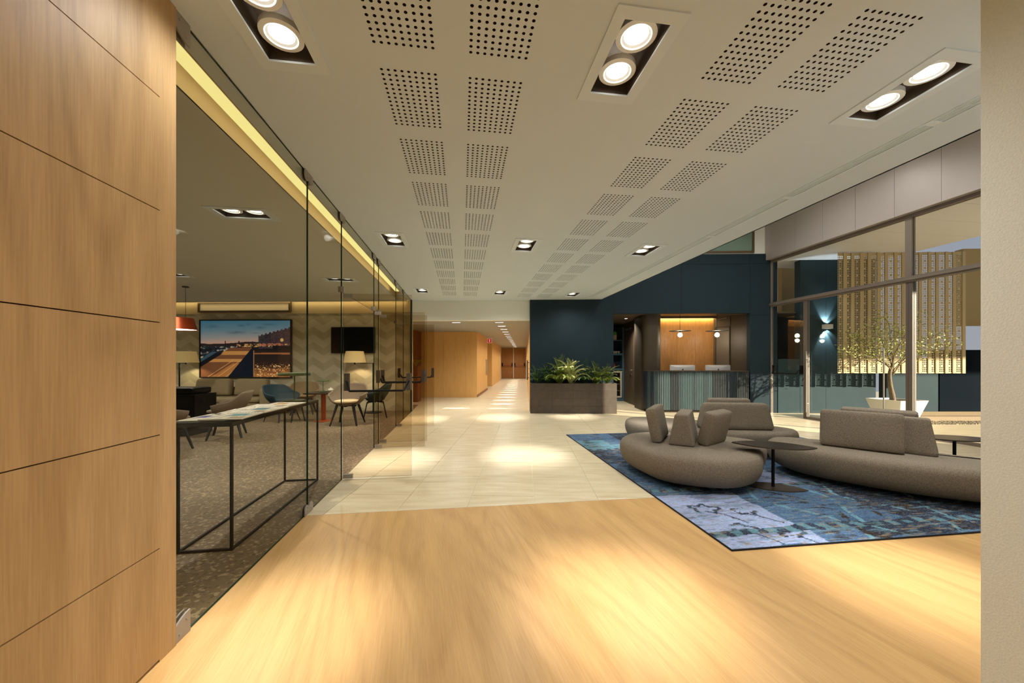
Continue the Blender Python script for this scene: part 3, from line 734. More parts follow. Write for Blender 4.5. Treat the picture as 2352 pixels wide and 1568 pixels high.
# left passage of the niche: taupe wall with door, oak leaf, rear wall
sx = s_at(1434, 12.4)
struct(MB().box(sx, sx+.12, 11.25, 13.2, 0, NZ).obj('wall_niche_side', 'taupe_panel', rz=B))
d8 = MB().box(sx-.012, sx, 11.32, 12.30, 0.01, NZ-.12).obj('door_8', 'taupe_panel', rz=B); struct(d8)
MB().tube([(sx-.05, 11.50, 1.05), (sx-.05, 11.62, 1.05)], .011, 6).tube([(sx-.012, 11.5, 1.05), (sx-.05, 11.5, 1.05)], .011, 6).obj('handle', 'steel', d8)
MB().box(sx-.02, sx-.01, 11.48, 11.52, .9, .95).obj('lock', 'steel', d8)
MB().bar((sx-.03, 11.55, NZ-.22), (sx-.03, 12.1, NZ-.22), .03, .02).obj('closer', 'steel', d8)
MB().box(sx+.0, sx+.05, 11.19, 11.25, 0, NZ).obj('edge_strip', 'oak_corridor', nb_)
MB().box(sx+.06, sx+1.2, 11.20, 11.25, 0, NZ).obj('panel', 'oak_niche', nb_)
for z in (.03, NZ-.06): MB().box(sx+.045, sx+.075, 11.15, 11.20, z, z+.04).obj('pivot', 'steel', nb_)
struct(MB().box(sL+.15, sx+.1, 13.2, 13.3, 0, NZ).obj('wall_niche_rear', 'blue_wall', rz=B))
MB().box(s_at(1500, 10.8), s_at(1760, 10.8)+.8, 10.80, 10.90, 0, NZ).obj('backing', 'brown_panel', nb_)
struct(MB().box(s_at(1405, 12.5)-1.5, s_at(1405, 12.5)-1.4, T+.15, 13.2, 0, NZ).obj('wall_niche_left', 'blue_wall', rz=B))

# ---- metal clad bulkhead over the facade
FSZ = 3.90; FSU = 7.70
bk = bpy.data.objects.new('wall_bulkhead', None); C.objects.link(bk); bk.rotation_euler = (0, 0, A); struct(bk)
vj = [1.14, 1.72, 2.385, 3.05, 3.715, 4.38, 5.04, 5.70, 6.37, 7.04, 7.70, 8.38, 8.66]
for a0, a1 in zip(vj[:-1], vj[1:]):
    MB().box(FSU, FSU+.02, a0+.002, a1-.002, FSZ, 5.28).box(FSU+.02, FU+.0, a0+.002, a1-.002, FSZ, FSZ+.015).obj('panel', 'fascia_metal', bk)
MB().box(FSU+.02, FU, 1.14, 8.66, FSZ+.015, 5.28).obj('core', 'groove', bk)
# ---- facade: posts, transom, panes, doors
fa = bpy.data.objects.new('window_1', None); C.objects.link(fa); fa.rotation_euler = (0, 0, A); struct(fa)
TZ0, TZ1 = 2.71, 2.81
VW = 8.52
vA, vB, vC = v_at(1852, FU), v_at(2091, FU), 4.55
MB().box(FU-.05, FU+.06, 4.55, VW+.06, TZ0, TZ1).box(FU-.075, FU-.05, 4.55, VW+.1, TZ0+.03, TZ1-.03).obj('transom', 'frame_metal', fa)
MB().box(FU-.04, FU+.05, 4.55, VW, FSZ-.06, FSZ).obj('head_rail', 'frame_metal', fa)
MB().box(FU-.035, FU+.035, VW-.0, VW+.05, 0, FSZ).obj('jamb', 'frame_metal', fa)
MB().box(FU-.035, FU+.045, vA-.04, vA+.04, 0, TZ0).obj('post', 'post_metal', fa)
MB().box(FU-.035, FU+.045, vB-.055, vB+.0, 0, TZ0).box(FU-.03, FU+.045, vB+.006, vB+.05, 0, TZ0).obj('post', 'post_metal', fa)
vM = v_at(2090, FU)
MB().box(FU-.035, FU+.045, vM-.05, vM+.05, TZ1, FSZ).obj('mullion', 'frame_metal', fa)
MB().box(FU-.03, FU+.04, 4.55, vA-.04, 0, .05).obj('bottom_rail', 'frame_metal', fa)
def fpane(v0, v1, z0, z1): return MB().box(FU-.008, FU+.008, v0, v1, z0, z1, faces=[1, 1, 1, 0, 1, 0]).obj('pane', ['pane_clear', 'glass_edge'], fa)
fpane(4.56, vM-.05, TZ1, FSZ-.06); fpane(vM+.05, VW, TZ1, FSZ-.06)
fpane(vB+.05, vA-.04, .05, TZ0); fpane(4.56, vB-.055, .05, TZ0)
d9 = bpy.data.objects.new('door_9', None); C.objects.link(d9); d9.rotation_euler = (0, 0, A); struct(d9)
MB().box(FU-.006, FU+.006, vA+.045, VW-.01, .01, TZ0-.005, faces=[1, 1, 1, 0, 1, 0]).obj('leaf', ['pane_clear', 'glass_edge'], d9)
bar = MB().tube([(FU-.12, vA+.14, 1.02), (FU-.12, VW-.12, 1.02)], .014, 8).obj('panic_bar', 'black_metal', d9)
for v, s in ((vA+.10, 1), (VW-.09, -1)):
    MB().box(FU-.05, FU-.008, v-.03, v+.03, 1.02, 1.22).obj('bracket', 'black_metal', bar)
    MB().bar((FU-.045, v, 1.15), (FU-.12, v+.05*s, 1.02), .024, .014).obj('lever', 'black_metal', bar)
for v in (vA-.055, v_at(2036, FU)):
    MB().tube([(FU-.06, v, .15), (FU-.06, v, 1.55)], .012, 8).tube([(FU-.06, v, .35), (FU, v, .35)], .008, 6).tube([(FU-.06, v, 1.35), (FU, v, 1.35)], .008, 6).obj('pull_handle', 'steel', fa)

# ---- outside: blue wall, canopy, low wall, gravel
s_e = s_at(2012, T)
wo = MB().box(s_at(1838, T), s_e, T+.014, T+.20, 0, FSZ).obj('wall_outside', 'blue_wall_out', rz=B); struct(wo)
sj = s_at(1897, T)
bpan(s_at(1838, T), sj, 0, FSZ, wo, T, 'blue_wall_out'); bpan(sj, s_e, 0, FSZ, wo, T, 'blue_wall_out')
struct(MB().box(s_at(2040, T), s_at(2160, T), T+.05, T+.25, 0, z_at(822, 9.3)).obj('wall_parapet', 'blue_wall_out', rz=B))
struct(MB().box(s_at(2160, T+.05)+.004, 16, T+.07, T+.27, 0, z_at(803, 9.3)).obj('wall_parapet_shaded', 'blue_wall_shaded', rz=B))  # shade on this stretch is put into the darker colour
# unseen slab on piers, added to shade all but the foot of the walls
struct(MB().box(9.2, 28, 1.6, 2.0, 5.05, 10.0).box(9.2, 9.6, 1.6, 2.0, 0, 5.05).box(27.6, 28, 1.6, 2.0, 0, 5.05).obj('wall_sun_blocker', 'building_ochre'))
cn = bpy.data.objects.new('ceiling_canopy', None); C.objects.link(cn); cn.rotation_euler = (0, 0, A); struct(cn)
vs_ = [4.38, 5.04, 5.70, 6.37, 7.04, 7.70, 8.36, 9.2]
for a0, a1 in zip(vs_[:-1], vs_[1:]): MB().box(FU+.002, 10.6, a0+.003, a1-.003, FSZ, FSZ+.12).obj('panel', 'soffit_metal', cn)
struct(MB().box(sGl+.11, s_at(1838, T)-.005, T, T+.18, 0, z_at(824, 9.35)).obj('wall_parapet_near', 'blue_wall_out', rz=B))
struct(MB().box(s_at(1796, 11.5), s_at(1850, 11.5), 11.5, 11.7, 0, 5.0).obj('wall_ochre', 'building_ochre', rz=B))
struct(MB().box(12.0, 16.0, 10.6, 10.8, 2.3, 4.4).obj('wall_ochre_far', 'building_ochre', rz=B))

# ================================================================ LIGHT FITTINGS
def downlight():
    r = thing('downlight', 'x', 'downlight')
    b = MB(); ox, oy, ix, iy = .178, .308, .118, .243
    for x0, x1, y0, y1 in ((-ox, ox, -oy, -iy), (-ox, ox, iy, oy), (-ox, -ix, -iy, iy), (ix, ox, -iy, iy)): b.box(x0, x1, y0, y1, -.007, .004)
    b.obj('frame', 'trim_white', r)
    b = MB().box(-ix-.012, -ix, -iy, iy, .004, .13).box(ix, ix+.012, -iy, iy, .004, .13).box(-ix, ix, -iy-.012, -iy, .004, .13).box(-ix, ix, iy, iy+.012, .004, .13).box(-ix-.012, ix+.012, -iy-.012, iy+.012, .13, .14)
    b.obj('housing', 'housing_dark', r)
    for s in (-1, 1):
        l = MB().lathe([(.058, .050), (.060, .040), (.074, .030), (.080, .028), (.102, .032), (.102, .060), (.058, .060)], 28, cap=False).obj('lamp', 'lamp_ring', r, (0, s*.118, 0))
        MB().lathe([(.0, .042), (.045, .043), (.056, .047), (.058, .05)], 28, cap=False).obj('lens', 'lens', l)
        MB().lathe([(.0725, .0300), (.0765, .0280), (.0760, .0274), (.0718, .0296), (.0725, .0300)], 28, cap=False).obj('rim', 'lamp_rim', l)
    return r
names_v = {-1.30: 'behind the viewer', 1.91: 'in the nearest row', 5.12: 'in the second row', 8.66: 'in the far row by the fascia'}
names_u = {-0.91: 'left of the perforated strips', 0.88: 'between the two perforated strips', 2.65: 'beside the slot diffuser'}
first = None
def fixture(loc, rz, label, group, ps, pw, first=[None]):
    if first[0] is None: first[0] = downlight(); r = first[0]; r.location = loc; r.rotation_euler = (0, 0, rz); r['label'] = label; r['group'] = group
    else: r = dup(first[0], loc, rz, label, group)
    return r
pend_lights = []
for u, v in LIGHTS:
    r = fixture(Hc(u, v, CEIL), A, f'white twin downlight {names_v[v]}, {names_u[u]}', 'twin downlights of the hall ceiling', 0, 0)
    pend_lights.append((r, P_SPOT, P_WASH*((1.6 if v > 8 else .45) if u < 0 else (.8 if v > 8 else 1.35))))
for i, (u, v) in enumerate(LL):
    r = fixture(Hc(u, v, CEIL), A+math.pi/2, ['twin downlight in the lounge ceiling nearest the glass and viewer', 'twin downlight in the lounge ceiling above the grey shell chair', 'twin downlight deep in the lounge above the black cabinet', 'twin downlight deep in the lounge above the sofa', 'twin downlight in the far left lounge corner'][i], 'twin downlights of the lounge', 0, 0)
    pend_lights.append((r, P_LOUNGE, P_LWASH))
for r, ps, pw in pend_lights:
    for s in (-1, 1):
        spot('lamp_beam', r, (0, s*.118, -.010), ps/2, 30, 1.0)
    spot('lamp_wash', r, (0, 0, -.009), pw, 154, 1.0)
for k, (u, v) in enumerate(((4.8, 3.2), (6.1, 3.2), (4.8, 6.4), (6.1, 6.4))):  # unseen fill lights, added to brighten the high lobby
    r = fixture(Hc(u, v, 5.3), A, 'added unseen fill downlight in the high lobby ceiling, ' + ['entrance end, hall side', 'entrance end, glass side', 'reception end, hall side', 'reception end, glass side'][k], 'added fill downlights of the high lobby ceiling', 0, 0)
    spot('lamp_wash', r, (0, 0, -.009), 60, 160, 0.8)
# corridor: small recessed slot lights
c0 = thing('corridor_light', 'x', 'downlight')
b = MB()
for x0, x1, y0, y1 in ((-.12, .12, -.05, -.04), (-.12, .12, .04, .05), (-.12, -.11, -.04, .04), (.11, .12, -.04, .04)): b.box(x0, x1, y0, y1, -.004, .02)
b.obj('frame', 'trim_white', c0); MB().box(-.11, .11, -.04, .04, .006, .02).obj('lens', 'lens', c0)
for i, (s, t) in enumerate(CL + CL2):
    ordn = 'first second third fourth fifth sixth seventh eighth ninth tenth eleventh twelfth thirteenth fourteenth fifteenth sixteenth seventeenth'.split()
    lab = f'small recessed slot light, {ordn[i]} of the corridor row counted from the hall' if i < 17 else 'small recessed slot light above the passage beside the corridor'
    if i == 0: r = c0; r.location = Rc(s, t, CZ); r.rotation_euler = (0, 0, B); r['label'] = lab; r['group'] = 'corridor ceiling lights'
    else: r = dup(c0, Rc(s, t, CZ), B, lab, 'corridor ceiling lights' if i < 17 else None)
    if i == 17 and 'group' in r: del r['group']
    spot('lamp_beam', r, (0, 0, -.006), P_CORR*(.5 if i == 17 else 1), 9, 0.7).scale = (2.2, 1, 1)
    spot('lamp_wash', r, (0, 0, -.006), P_CWASH*({0: 1.3, 1: 1.3, 2: 1.3, 17: 3.6}.get(i, .75)), 156, 0.9)

# ================================================================ RUG
def vnoise(X, Y, seed):
    g = np.random.default_rng(seed).random((64, 64)); xi = np.floor(X).astype(int); yi = np.floor(Y).astype(int)
    fx, fy = X-xi, Y-yi; fx = fx*fx*(3-2*fx); fy = fy*fy*(3-2*fy)
    a, b_, c, d = g[xi % 64, yi % 64], g[(xi+1) % 64, yi % 64], g[xi % 64, (yi+1) % 64], g[(xi+1) % 64, (yi+1) % 64]
    return a*(1-fx)*(1-fy)+b_*fx*(1-fy)+c*(1-fx)*fy+d*fx*fy
def fbm(X, Y, seed, o=4):
    s = 0; w = .5; t = 0
    for i in range(o): s = s + w*vnoise(X*2**i, Y*2**i, seed+i); t += w; w *= .55
    return s/t
def L3(c): return np.array(lin(c))
def color_grid(x0, x1, y0, y1, z, nx, ny, colf, name, mt, parent=None, plane='xy'):
    xs_ = np.linspace(x0, x1, nx+1); ys_ = np.linspace(y0, y1, ny+1); X, Y = np.meshgrid(xs_, ys_, indexing='ij')
    col = colf((X-x0)/(x1-x0), (Y-y0)/(y1-y0), X, Y).reshape(-1, 3)
    n = (nx+1)*(ny+1); co = np.zeros((n, 3))
    if plane == 'xy': co[:, 0] = X.ravel(); co[:, 1] = Y.ravel(); co[:, 2] = z
    else: co[:, 0] = X.ravel(); co[:, 2] = Y.ravel(); co[:, 1] = z
    i = np.arange(n).reshape(nx+1, ny+1)
    q = np.stack([i[:-1, :-1], i[1:, :-1], i[1:, 1:], i[:-1, 1:]], -1).reshape(-1, 4)
    me = bpy.data.meshes.new(name); me.vertices.add(n); me.vertices.foreach_set('co', co.ravel())
    me.loops.add(q.size); me.loops.foreach_set('vertex_index', q.ravel()); me.polygons.add(len(q))
    me.polygons.foreach_set('loop_start', np.arange(0, q.size, 4)); me.update(calc_edges=True)
    at = me.color_attributes.new('col', 'FLOAT_COLOR', 'POINT'); rgba = np.ones((n, 4)); rgba[:, :3] = col; at.data.foreach_set('color', rgba.ravel().astype(np.float32))
    me.materials.append(M[mt]); o = bpy.data.objects.new(name, me); C.objects.link(o)
    if parent is not None: o.parent = parent
    return o
RU0, RU1, RV0, RV1 = 1.84, 5.75, 2.33, 6.41
def rugcol(fx, fy, X, Y):
    wob = (fbm(X*3, Y*3, 5)-.5)*.12
    col = np.zeros(X.shape + (3,)); U, V = X+wob, Y+(fbm(X*3+9, Y*3, 6)-.5)*.12
    navy, mid, teal, peri, dark, beige = L3((34, 48, 70)), L3((66, 96, 130)), L3((84, 126, 142)), L3((140, 154, 190)), L3((42, 38, 38)), L3((150, 134, 108))
    vb = [2.33, 2.62, 3.42, 3.75, 4.5, 5.2, 5.55, 6.5]; r = np.random.default_rng(3)
    for j in range(len(vb)-1):
        us = [1.84] + sorted(r.uniform(2.3, 5.4, 3)) + [5.9]
        for k in range(4):
            m = (U >= us[k]) & (U < us[k+1]) & (V >= vb[j]) & (V < vb[j+1])
            m |= (X <= us[0]) & (V >= vb[j]) & (V < vb[j+1]) & (k == 0)
            col[m] = [navy, mid, teal, mid, mid*.8, navy][int(r.integers(0, 6))]
    col[V < 2.33] = mid
    lp = (U < 2.62) & (V > 2.33) & (V < 3.35); col[lp] = peri                      # pale patch at the front corner
    lp2 = (U > 2.55) & (U < 3.6) & (V > 3.45) & (V < 4.2); col[lp2] = peri*.85
    lp3 = (U < 2.3) & (V > 5.3) & (V < 5.9); col[lp3] = teal*1.1
    col[(U > 2.62) & (U < 3.5) & (V < 3.3) & (V > 2.7)] = mid
    # flower rings and stems in the pale patches
    for cx_, cy_, r_ in ((2.12, 3.02, .10), (2.42, 2.92, .08), (2.15, 2.62, .09), (2.9, 3.8, .12), (3.3, 3.95, .1), (2.45, 2.5, .07)):
        d = np.hypot((U-cx_), (V-cy_)*1.2); an = np.arctan2(V-cy_, U-cx_)
        rr_ = r_*(1+.25*np.cos(5*an)); m = (np.abs(d-rr_) < .022) & (fbm(X*14, Y*14, 40) > .38); col[m] = navy
        m = (np.abs(U-cx_-.5*(cy_-V)) < .009) & (V < cy_-r_) & (V > cy_-r_-.2); col[m] = navy
    # vines
    for k in range(7):
        ph = k*1.7; u0 = 2.9 + .43*k
        m = (np.abs(U-u0-.14*np.sin((V+ph)*5.5)) < .020) & (V < 3.4) & (fbm(X*9, Y*9, 50+k) > .42); col[m] = teal*1.25
        m = (np.abs(U-u0-.22-.1*np.sin((V+ph)*7)) < .026) & (V < 3.3) & (fbm(X*8, Y*8, 60+k) > .47); col[m] = dark
    # borders: band of little blocks
    for v0 in (2.52, 3.45, 5.2):
        m = (V > v0) & (V < v0+.085); col[m] = teal*.85
        m &= (np.mod(U, .15) < .075); col[m] = navy
    # distressed threads along u
    big = fbm(X*1.3, Y*1.3, 33, 3)
    fine = fbm(X*9, Y*48, 20, 3); mid_ = fbm(X*4, Y*12, 27, 4)
    a = np.clip((fine*.6 + mid_*.55 + big*.35 - .80)*9, 0, 1)[..., None]; a = a*np.where(lp, .5, .85)[..., None]; col = col*(1-a) + dark*.7*a
    f2 = fbm(X*7+3, Y*52, 41, 3); a = np.clip((f2 - .60)*9, 0, 1)[..., None]*.55; col = col*(1-a) + np.array(L3((96, 130, 150)))*a
    f3 = fbm(X*12+7, Y*60, 47, 2); a = np.clip((f3 - .68)*10, 0, 1)[..., None]*.6; col = col*(1-a) + beige*.8*a
    col *= (0.80 + .4*fbm(X*2, Y*8, 90))[..., None]
    return np.clip(col*1.05, 0, 1)
rug = thing('rug', 'large blue patchwork rug with worn vintage pattern under the island sofas', 'rug', (0, 0, 0), A)
o = color_grid(RU0, RU1, RV0, RV1, .012, 340, 360, rugcol, 'pile', 'rug_weave', rug)
MB().box(RU0-.006, RU1+.006, RV0-.006, RV1+.006, 0.0005, .0115).obj('backing', 'rug_edge', rug)

# ================================================================ ISLAND SOFAS
RT = .012
def seat_module(label, pts, zt=.36):
    P = cr([Vector(p) for p in pts], 9); cen = sum(P, Vector((0, 0)))/len(P)
    P = [p-cen for p in P]; r = thing('island_sofa', label, 'sofa', (*cen, RT), 0, 'seats of the island sofa')
    prof = [(.20, .045), (.15, .047), (.105, .062), (.062, .092), (.03, .132), (.01, .18), (.0, .225), (.0, .275), (.006, .304), (.022, .332), (.05, .350), (.1, .358), (.2, .36)]
    outl = [[(*q, z*zt/.36) for q in offset(P, d)] for d, z in prof]
    MB().loft(outl).obj('seat', 'sofa_fabric', r)
    n = len(P); ins = offset(P, .22)
    for k in (0, n//5, 2*n//5, 3*n//5, 4*n//5): MB().lathe([(.02, 0), (.024, .06)], 10).obj('foot', 'black_matt', r, (*ins[k], 0))
    return r
seat_module('brown-grey rounded island sofa seat nearest the travertine floor, beside the lens-shaped table', [(1.32, 4.55), (1.36, 4.10), (1.53, 3.72), (2.00, 3.50), (2.40, 3.60), (2.66, 3.92), (2.93, 4.28), (2.90, 4.56), (2.55, 4.84), (2.0, 5.02), (1.56, 4.92)])
seat_module('long brown-grey island sofa seat running off to the wall on the right', [(3.14, 4.58), (3.08, 4.32), (3.10, 4.10), (3.26, 3.80), (3.62, 3.42), (4.10, 3.14), (4.62, 3.04), (5.0, 3.2), (4.95, 3.48), (4.60, 3.68), (4.28, 4.04), (3.80, 4.48), (3.4, 4.70)])
seat_module('rear brown-grey island sofa seat nearest the reception counter', [(1.87, 6.15), (1.90, 5.72), (2.3, 5.32), (2.8, 5.02), (3.3, 4.88), (3.75, 4.96), (3.98, 5.2), (3.75, 5.6), (3.1, 6.0), (2.5, 6.35), (2.1, 6.40)])
def cushion(nm, label, cat, w, d, h, loc, rz, lean=0.0, **k):
    o = weld(soft_box(w, d, h, **k).obj(nm, 'sofa_fabric')); o.location = loc
    o.rotation_euler = (lean, 0, rz); tag(o, label, cat, 'backrests and cushions of the island sofas'); return o
SZ = RT + .359
def ang(dx_, dy_): return math.atan2(dy_, dx_)
# module 1: end-on wedge with a cushion on each side
a1 = ang(.50, .86)
cushion('sofa_backrest', 'wedge backrest seen end-on between two cushions on the front seat', 'backrest', .62, .27, .345, (2.02, 4.36, SZ), a1, 0, r=.022, tx=.93, ty=.52)
cushion('back_cushion', 'cushion leaning behind the end-on wedge backrest, on its left', 'cushion', .58, .12, .40, (1.80, 4.49, SZ), a1, -.20, r=.035, bulge=.22)
cushion('back_cushion', 'square cushion leaning on the right face of the end-on wedge backrest', 'cushion', .46, .13, .385, (2.28, 4.26, SZ), ang(.80, .60), .24, r=.035, bulge=.22)
# module 2
a2 = ang(.66, -.75)
cushion('sofa_backrest', 'wedge backrest on the long seat, behind the broad cushion', 'backrest', .84, .27, .36, (3.96, 4.00, SZ), a2, 0, r=.022, tx=.86, ty=.52)
cushion('back_cushion', 'broad cushion leaning on the front of the long seat backrest', 'cushion', .66, .13, .40, (3.70, 3.95, SZ), a2+.05, -.17, r=.035, bulge=.2)
cushion('back_cushion', 'cushion peeping over the back of the long seat backrest', 'cushion', .62, .12, .41, (4.12, 4.18, SZ), a2, .17, r=.035, bulge=.2)
# module 3
a3 = ang(1, -.10)
cushion('sofa_backrest', 'broad wedge backrest on the rear seat, facing the viewer', 'backrest', .96, .27, .36, (3.10, 5.18, SZ), a3, 0, r=.05, tx=.86, ty=.52)
cushion('back_cushion', 'cushion peeping over the top of the rear seat backrest', 'cushion', .58, .12, .41, (3.13, 5.42, SZ), a3, .14, r=.04, bulge=.2)

# ================================================================ LENS TABLES
def vesica(L_, W_, n=18):
    h = L_/2; w = W_/2; R = (h*h+w*w)/(2*w); th = math.asin(h/R); out = []
    for k in range(n): t = -th + 2*th*k/n; out.append((R*math.sin(t), -(R*math.cos(t) - (R-w))))
    for k in range(n): t = th - 2*th*k/n; out.append((R*math.sin(t), (R*math.cos(t) - (R-w))))
    return out
def lens_table(label, loc, rz):
    r = thing('side_table', label, 'table', loc, rz, 'lens shaped side tables')
    MB().prism(vesica(.74, .36), .425, .437).obj('tabletop', 'table_dark', r)
    MB().prism(vesica(.60, .27), 0, .008).obj('base', 'table_base', r)
    MB().tube([(0, 0, .008), (0, 0, .425)], .015, 12).obj('post', 'black_metal', r)
    return r
x, y = flo(1768, 1117, .012)
lens_table('lens-shaped dark side table on a thin black post in front of the rounded seat', (x+.02, y-.02, RT), math.radians(-22))
lens_table('lens-shaped dark glass side table behind the long seat, cut by the wall', (4.98, 4.18, RT), math.radians(-8))

# ================================================================ CONCRETE PLANTER AND PALMS
PT0 = 9.40
pl0, pl1 = s_at(1218, PT0), s_at(1417, PT0); hw = (pl1-pl0)/2
ph = z_at(880, PT0); dp = T-.006-PT0
pl = thing('planter', 'long dark concrete planter full of palms below the blue wall', 'planter', Rc((pl0+pl1)/2, PT0, 0), B)
b = MB().box(-hw+.03, hw-.03, .03, dp-.02, .02, ph-.10)
b.obj('core', 'concrete_dark', pl)
nz_, nx_ = 4, 4
for i in range(nx_):
    for j in range(nz_):
        MB().box(-hw+2*hw/nx_*i+.001, -hw+2*hw/nx_*(i+1)-.001, 0, .03, ph/nz_*j+.001, ph/nz_*(j+1)-.001).obj('slab', 'concrete_dark', pl)
for sx_ in (-1, 1): MB().box(min(sx_*hw, sx_*(hw-.03)), max(sx_*hw, sx_*(hw-.03)), .03, dp, 0, ph).obj('end_slab', 'concrete_dark', pl)
MB().box(-hw+.03, hw-.03, dp-.02, dp, 0, ph).obj('back_slab', 'concrete_dark', pl)
MB().box(-hw+.03, hw-.03, .03, dp-.02, ph-.10, ph-.05).obj('soil', 'soil', pl)

def frond_mesh(name, mt, L_=0.62, rise=62, droop=70, nl=20, leaf=.22, seed=0, w=.0062):
    r = random.Random(seed); b = MB(); pts = []; n = 12; p = Vector((0, 0, 0)); e = math.radians(rise)
    for i in range(n+1):
        pts.append(p.copy()); p = p + Vector((math.cos(e), 0, math.sin(e)))*(L_/n); e -= math.radians(droop)/n*(2*i/n)
    b.tube(pts, [.0055*(1-.75*i/n) for i in range(n+1)], 4)
    for k in range(nl):
        f = .22 + .78*k/(nl-1); i = min(int(f*n), n-1); q = pts[i].lerp(pts[i+1], f*n-i); t = (pts[i+1]-pts[i]).normalized()
        up = Vector((0, 1, 0)).cross(t) * -1
        for s in (-1, 1):
            le = leaf*(1-.5*abs(f-.45)/.55)*r.uniform(.8, 1.15)
            d = (t*1.0 + Vector((0, s, 0))*.72 + up*.25).normalized(); sd = d.cross(Vector((0, 0, 1))).normalized()*w
            m1 = q + d*le*.45; m2 = q + d*le*.8 + Vector((0, 0, -.10*le)); m3 = q + d*le + Vector((0, 0, -.32*le))
            b.add([q, m1+sd, m1-sd, m2+sd*.8, m2-sd*.8, m3], [(0, 1, 2), (1, 3, 4, 2), (3, 5, 4)], 0)
    return b.mesh(name, mt)
FR = {}
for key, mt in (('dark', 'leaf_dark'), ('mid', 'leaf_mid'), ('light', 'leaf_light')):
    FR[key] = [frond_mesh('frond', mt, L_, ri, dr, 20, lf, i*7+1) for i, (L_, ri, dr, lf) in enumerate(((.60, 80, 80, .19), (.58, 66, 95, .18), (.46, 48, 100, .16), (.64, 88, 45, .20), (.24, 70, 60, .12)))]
def palm(label, px, t, h, key, tall, nf, seed, back):
    r = random.Random(seed); s = s_at(px, t); th = thing('palm_plant', label, 'plant', Rc(s, t, ph-.05), B, 'palms in the concrete planter')
    MB().tube([(0, 0, -.0), (.004, 0, .05), (.0, .0, .11)], [.016, .013, .008], 7).obj('stem', 'bark', th)
    n2 = nf + 8
    for k in range(n2):
        top = k < nf
        az = math.pi + math.pi*(k % nf+.5)/nf + r.uniform(-.25, .25) if top else math.pi + r.uniform(.05, .95)*math.pi
        kind = [1, 0, 3, 1, 2][k % 5] if top else r.choice([4, 2, 4])
        o = bpy.data.objects.new('frond', FR[key][kind]); C.objects.link(o); o.parent = th
        o.location = (r.uniform(-.06, .06) if not top else 0, r.uniform(-.05, .03), r.uniform(0, .05)); sc = h*r.uniform(.8, 1.08); o.scale = (sc, sc, sc); o.rotation_euler = (0, 0, az)
    return th
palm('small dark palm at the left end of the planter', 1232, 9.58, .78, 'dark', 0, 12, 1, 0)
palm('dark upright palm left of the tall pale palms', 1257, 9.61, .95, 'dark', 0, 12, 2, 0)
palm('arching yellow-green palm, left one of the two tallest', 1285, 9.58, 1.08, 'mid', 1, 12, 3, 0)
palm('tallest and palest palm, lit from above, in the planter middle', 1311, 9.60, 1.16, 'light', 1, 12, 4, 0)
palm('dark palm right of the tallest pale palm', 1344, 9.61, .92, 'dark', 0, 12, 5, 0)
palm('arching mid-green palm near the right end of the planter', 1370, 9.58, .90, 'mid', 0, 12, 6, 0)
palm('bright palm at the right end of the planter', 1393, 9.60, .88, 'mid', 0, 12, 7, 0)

# ================================================================ RECEPTION COUNTER
rc = thing('reception_counter', 'curved teal reception counter faced with upright slats in the niche', 'counter', (0, 0, 0), B)
tF = 9.60; q0 = s_at(1477, 9.96); q1 = s_at(1531, tF); q2 = s_at(1720, tF)
path = []
for k in range(15):
    w = math.pi/2*k/14; path.append(Vector((q1 - (q1-q0)*math.cos(w), tF + .355*(1-math.sin(w)))))
nn = 46
for k in range(1, nn+1): path.append(Vector((q1 + (q2-q1)*k/nn, tF)))
# resample to equal slat width
acc = [0.0]
for a_, b_ in zip(path[:-1], path[1:]): acc.append(acc[-1] + (b_-a_).length)
NS = 62; tot = acc[-1]
def along(d):
    for i in range(len(acc)-1):
        if d <= acc[i+1]+1e-9: f = (d-acc[i])/(acc[i+1]-acc[i]); return path[i].lerp(path[i+1], f)
    return path[-1]
CT = 1.055
inner = [along(tot*k/40) for k in range(41)]
def off_open(P, d):
    out = []
    for i, p in enumerate(P):
        t = (P[min(i+1, len(P)-1)] - P[max(i-1, 0)]).normalized(); out.append(p + Vector((-t.y, t.x))*d)
    return out
inn = off_open(inner, .022); xk = s_at(1519, 10.05)+.01; back = [Vector((q2, 10.15)), Vector((xk, 10.15)), Vector((xk, 9.965)), Vector((q0+.03, 9.965))]
MB().prism([(p.x, p.y) for p in inn] + [(p.x, p.y) for p in back], .07, CT).obj('body', 'teal_3', rc)
MB().prism([(p.x, p.y) for p in off_open(inner, .10)] + [(p.x, p.y) for p in back], 0, .07).obj('plinth', 'brown_panel', rc)
out_ = off_open(inner, -.012)
MB().prism([(p.x, p.y) for p in out_] + [(q2, 10.16), (xk, 10.16), (xk, 9.967), (q0+.01, 9.967)], CT, CT+.022).obj('countertop', 'brown_panel', rc)
tones = [0]*4 + [1]*2 + [0]*2 + [1, 3]*3 + [1]*3 + [2]*5 + [3]*2 + [1]*6 + [3]*2 + [1]*4 + [3]*3 + [1]*2 + [2]*9 + [0]*6 + [2]*8 + [3]*4
sm = {}
for k in range(NS):
    p, q = along(tot*k/NS), along(tot*(k+1)/NS); t = (q-p).normalized(); n_ = Vector((t.y, -t.x)); w = tot/NS
    tn = tones[k % len(tones)]
    if tn not in sm: sm[tn] = MB().prism([(.0015, .022), (.0015, .006), (w*.3, 0), (w*.7, 0), (w-.0015, .006), (w-.0015, .022)], .075, CT-.002).mesh('slat', 'teal_%d' % (tn+1))
    o = bpy.data.objects.new('slat', sm[tn]); C.objects.link(o); o.parent = rc; o.location = (p.x, p.y, 0); o.rotation_euler = (0, 0, math.atan2(t.y, t.x))
MB().box(xk, q2, 10.16, 10.52, .72, .75).obj('desk', 'brown_panel', rc)
MB().box(xk, q2, 10.152, 10.18, 0, .75).obj('desk_front', 'brown_panel', rc)

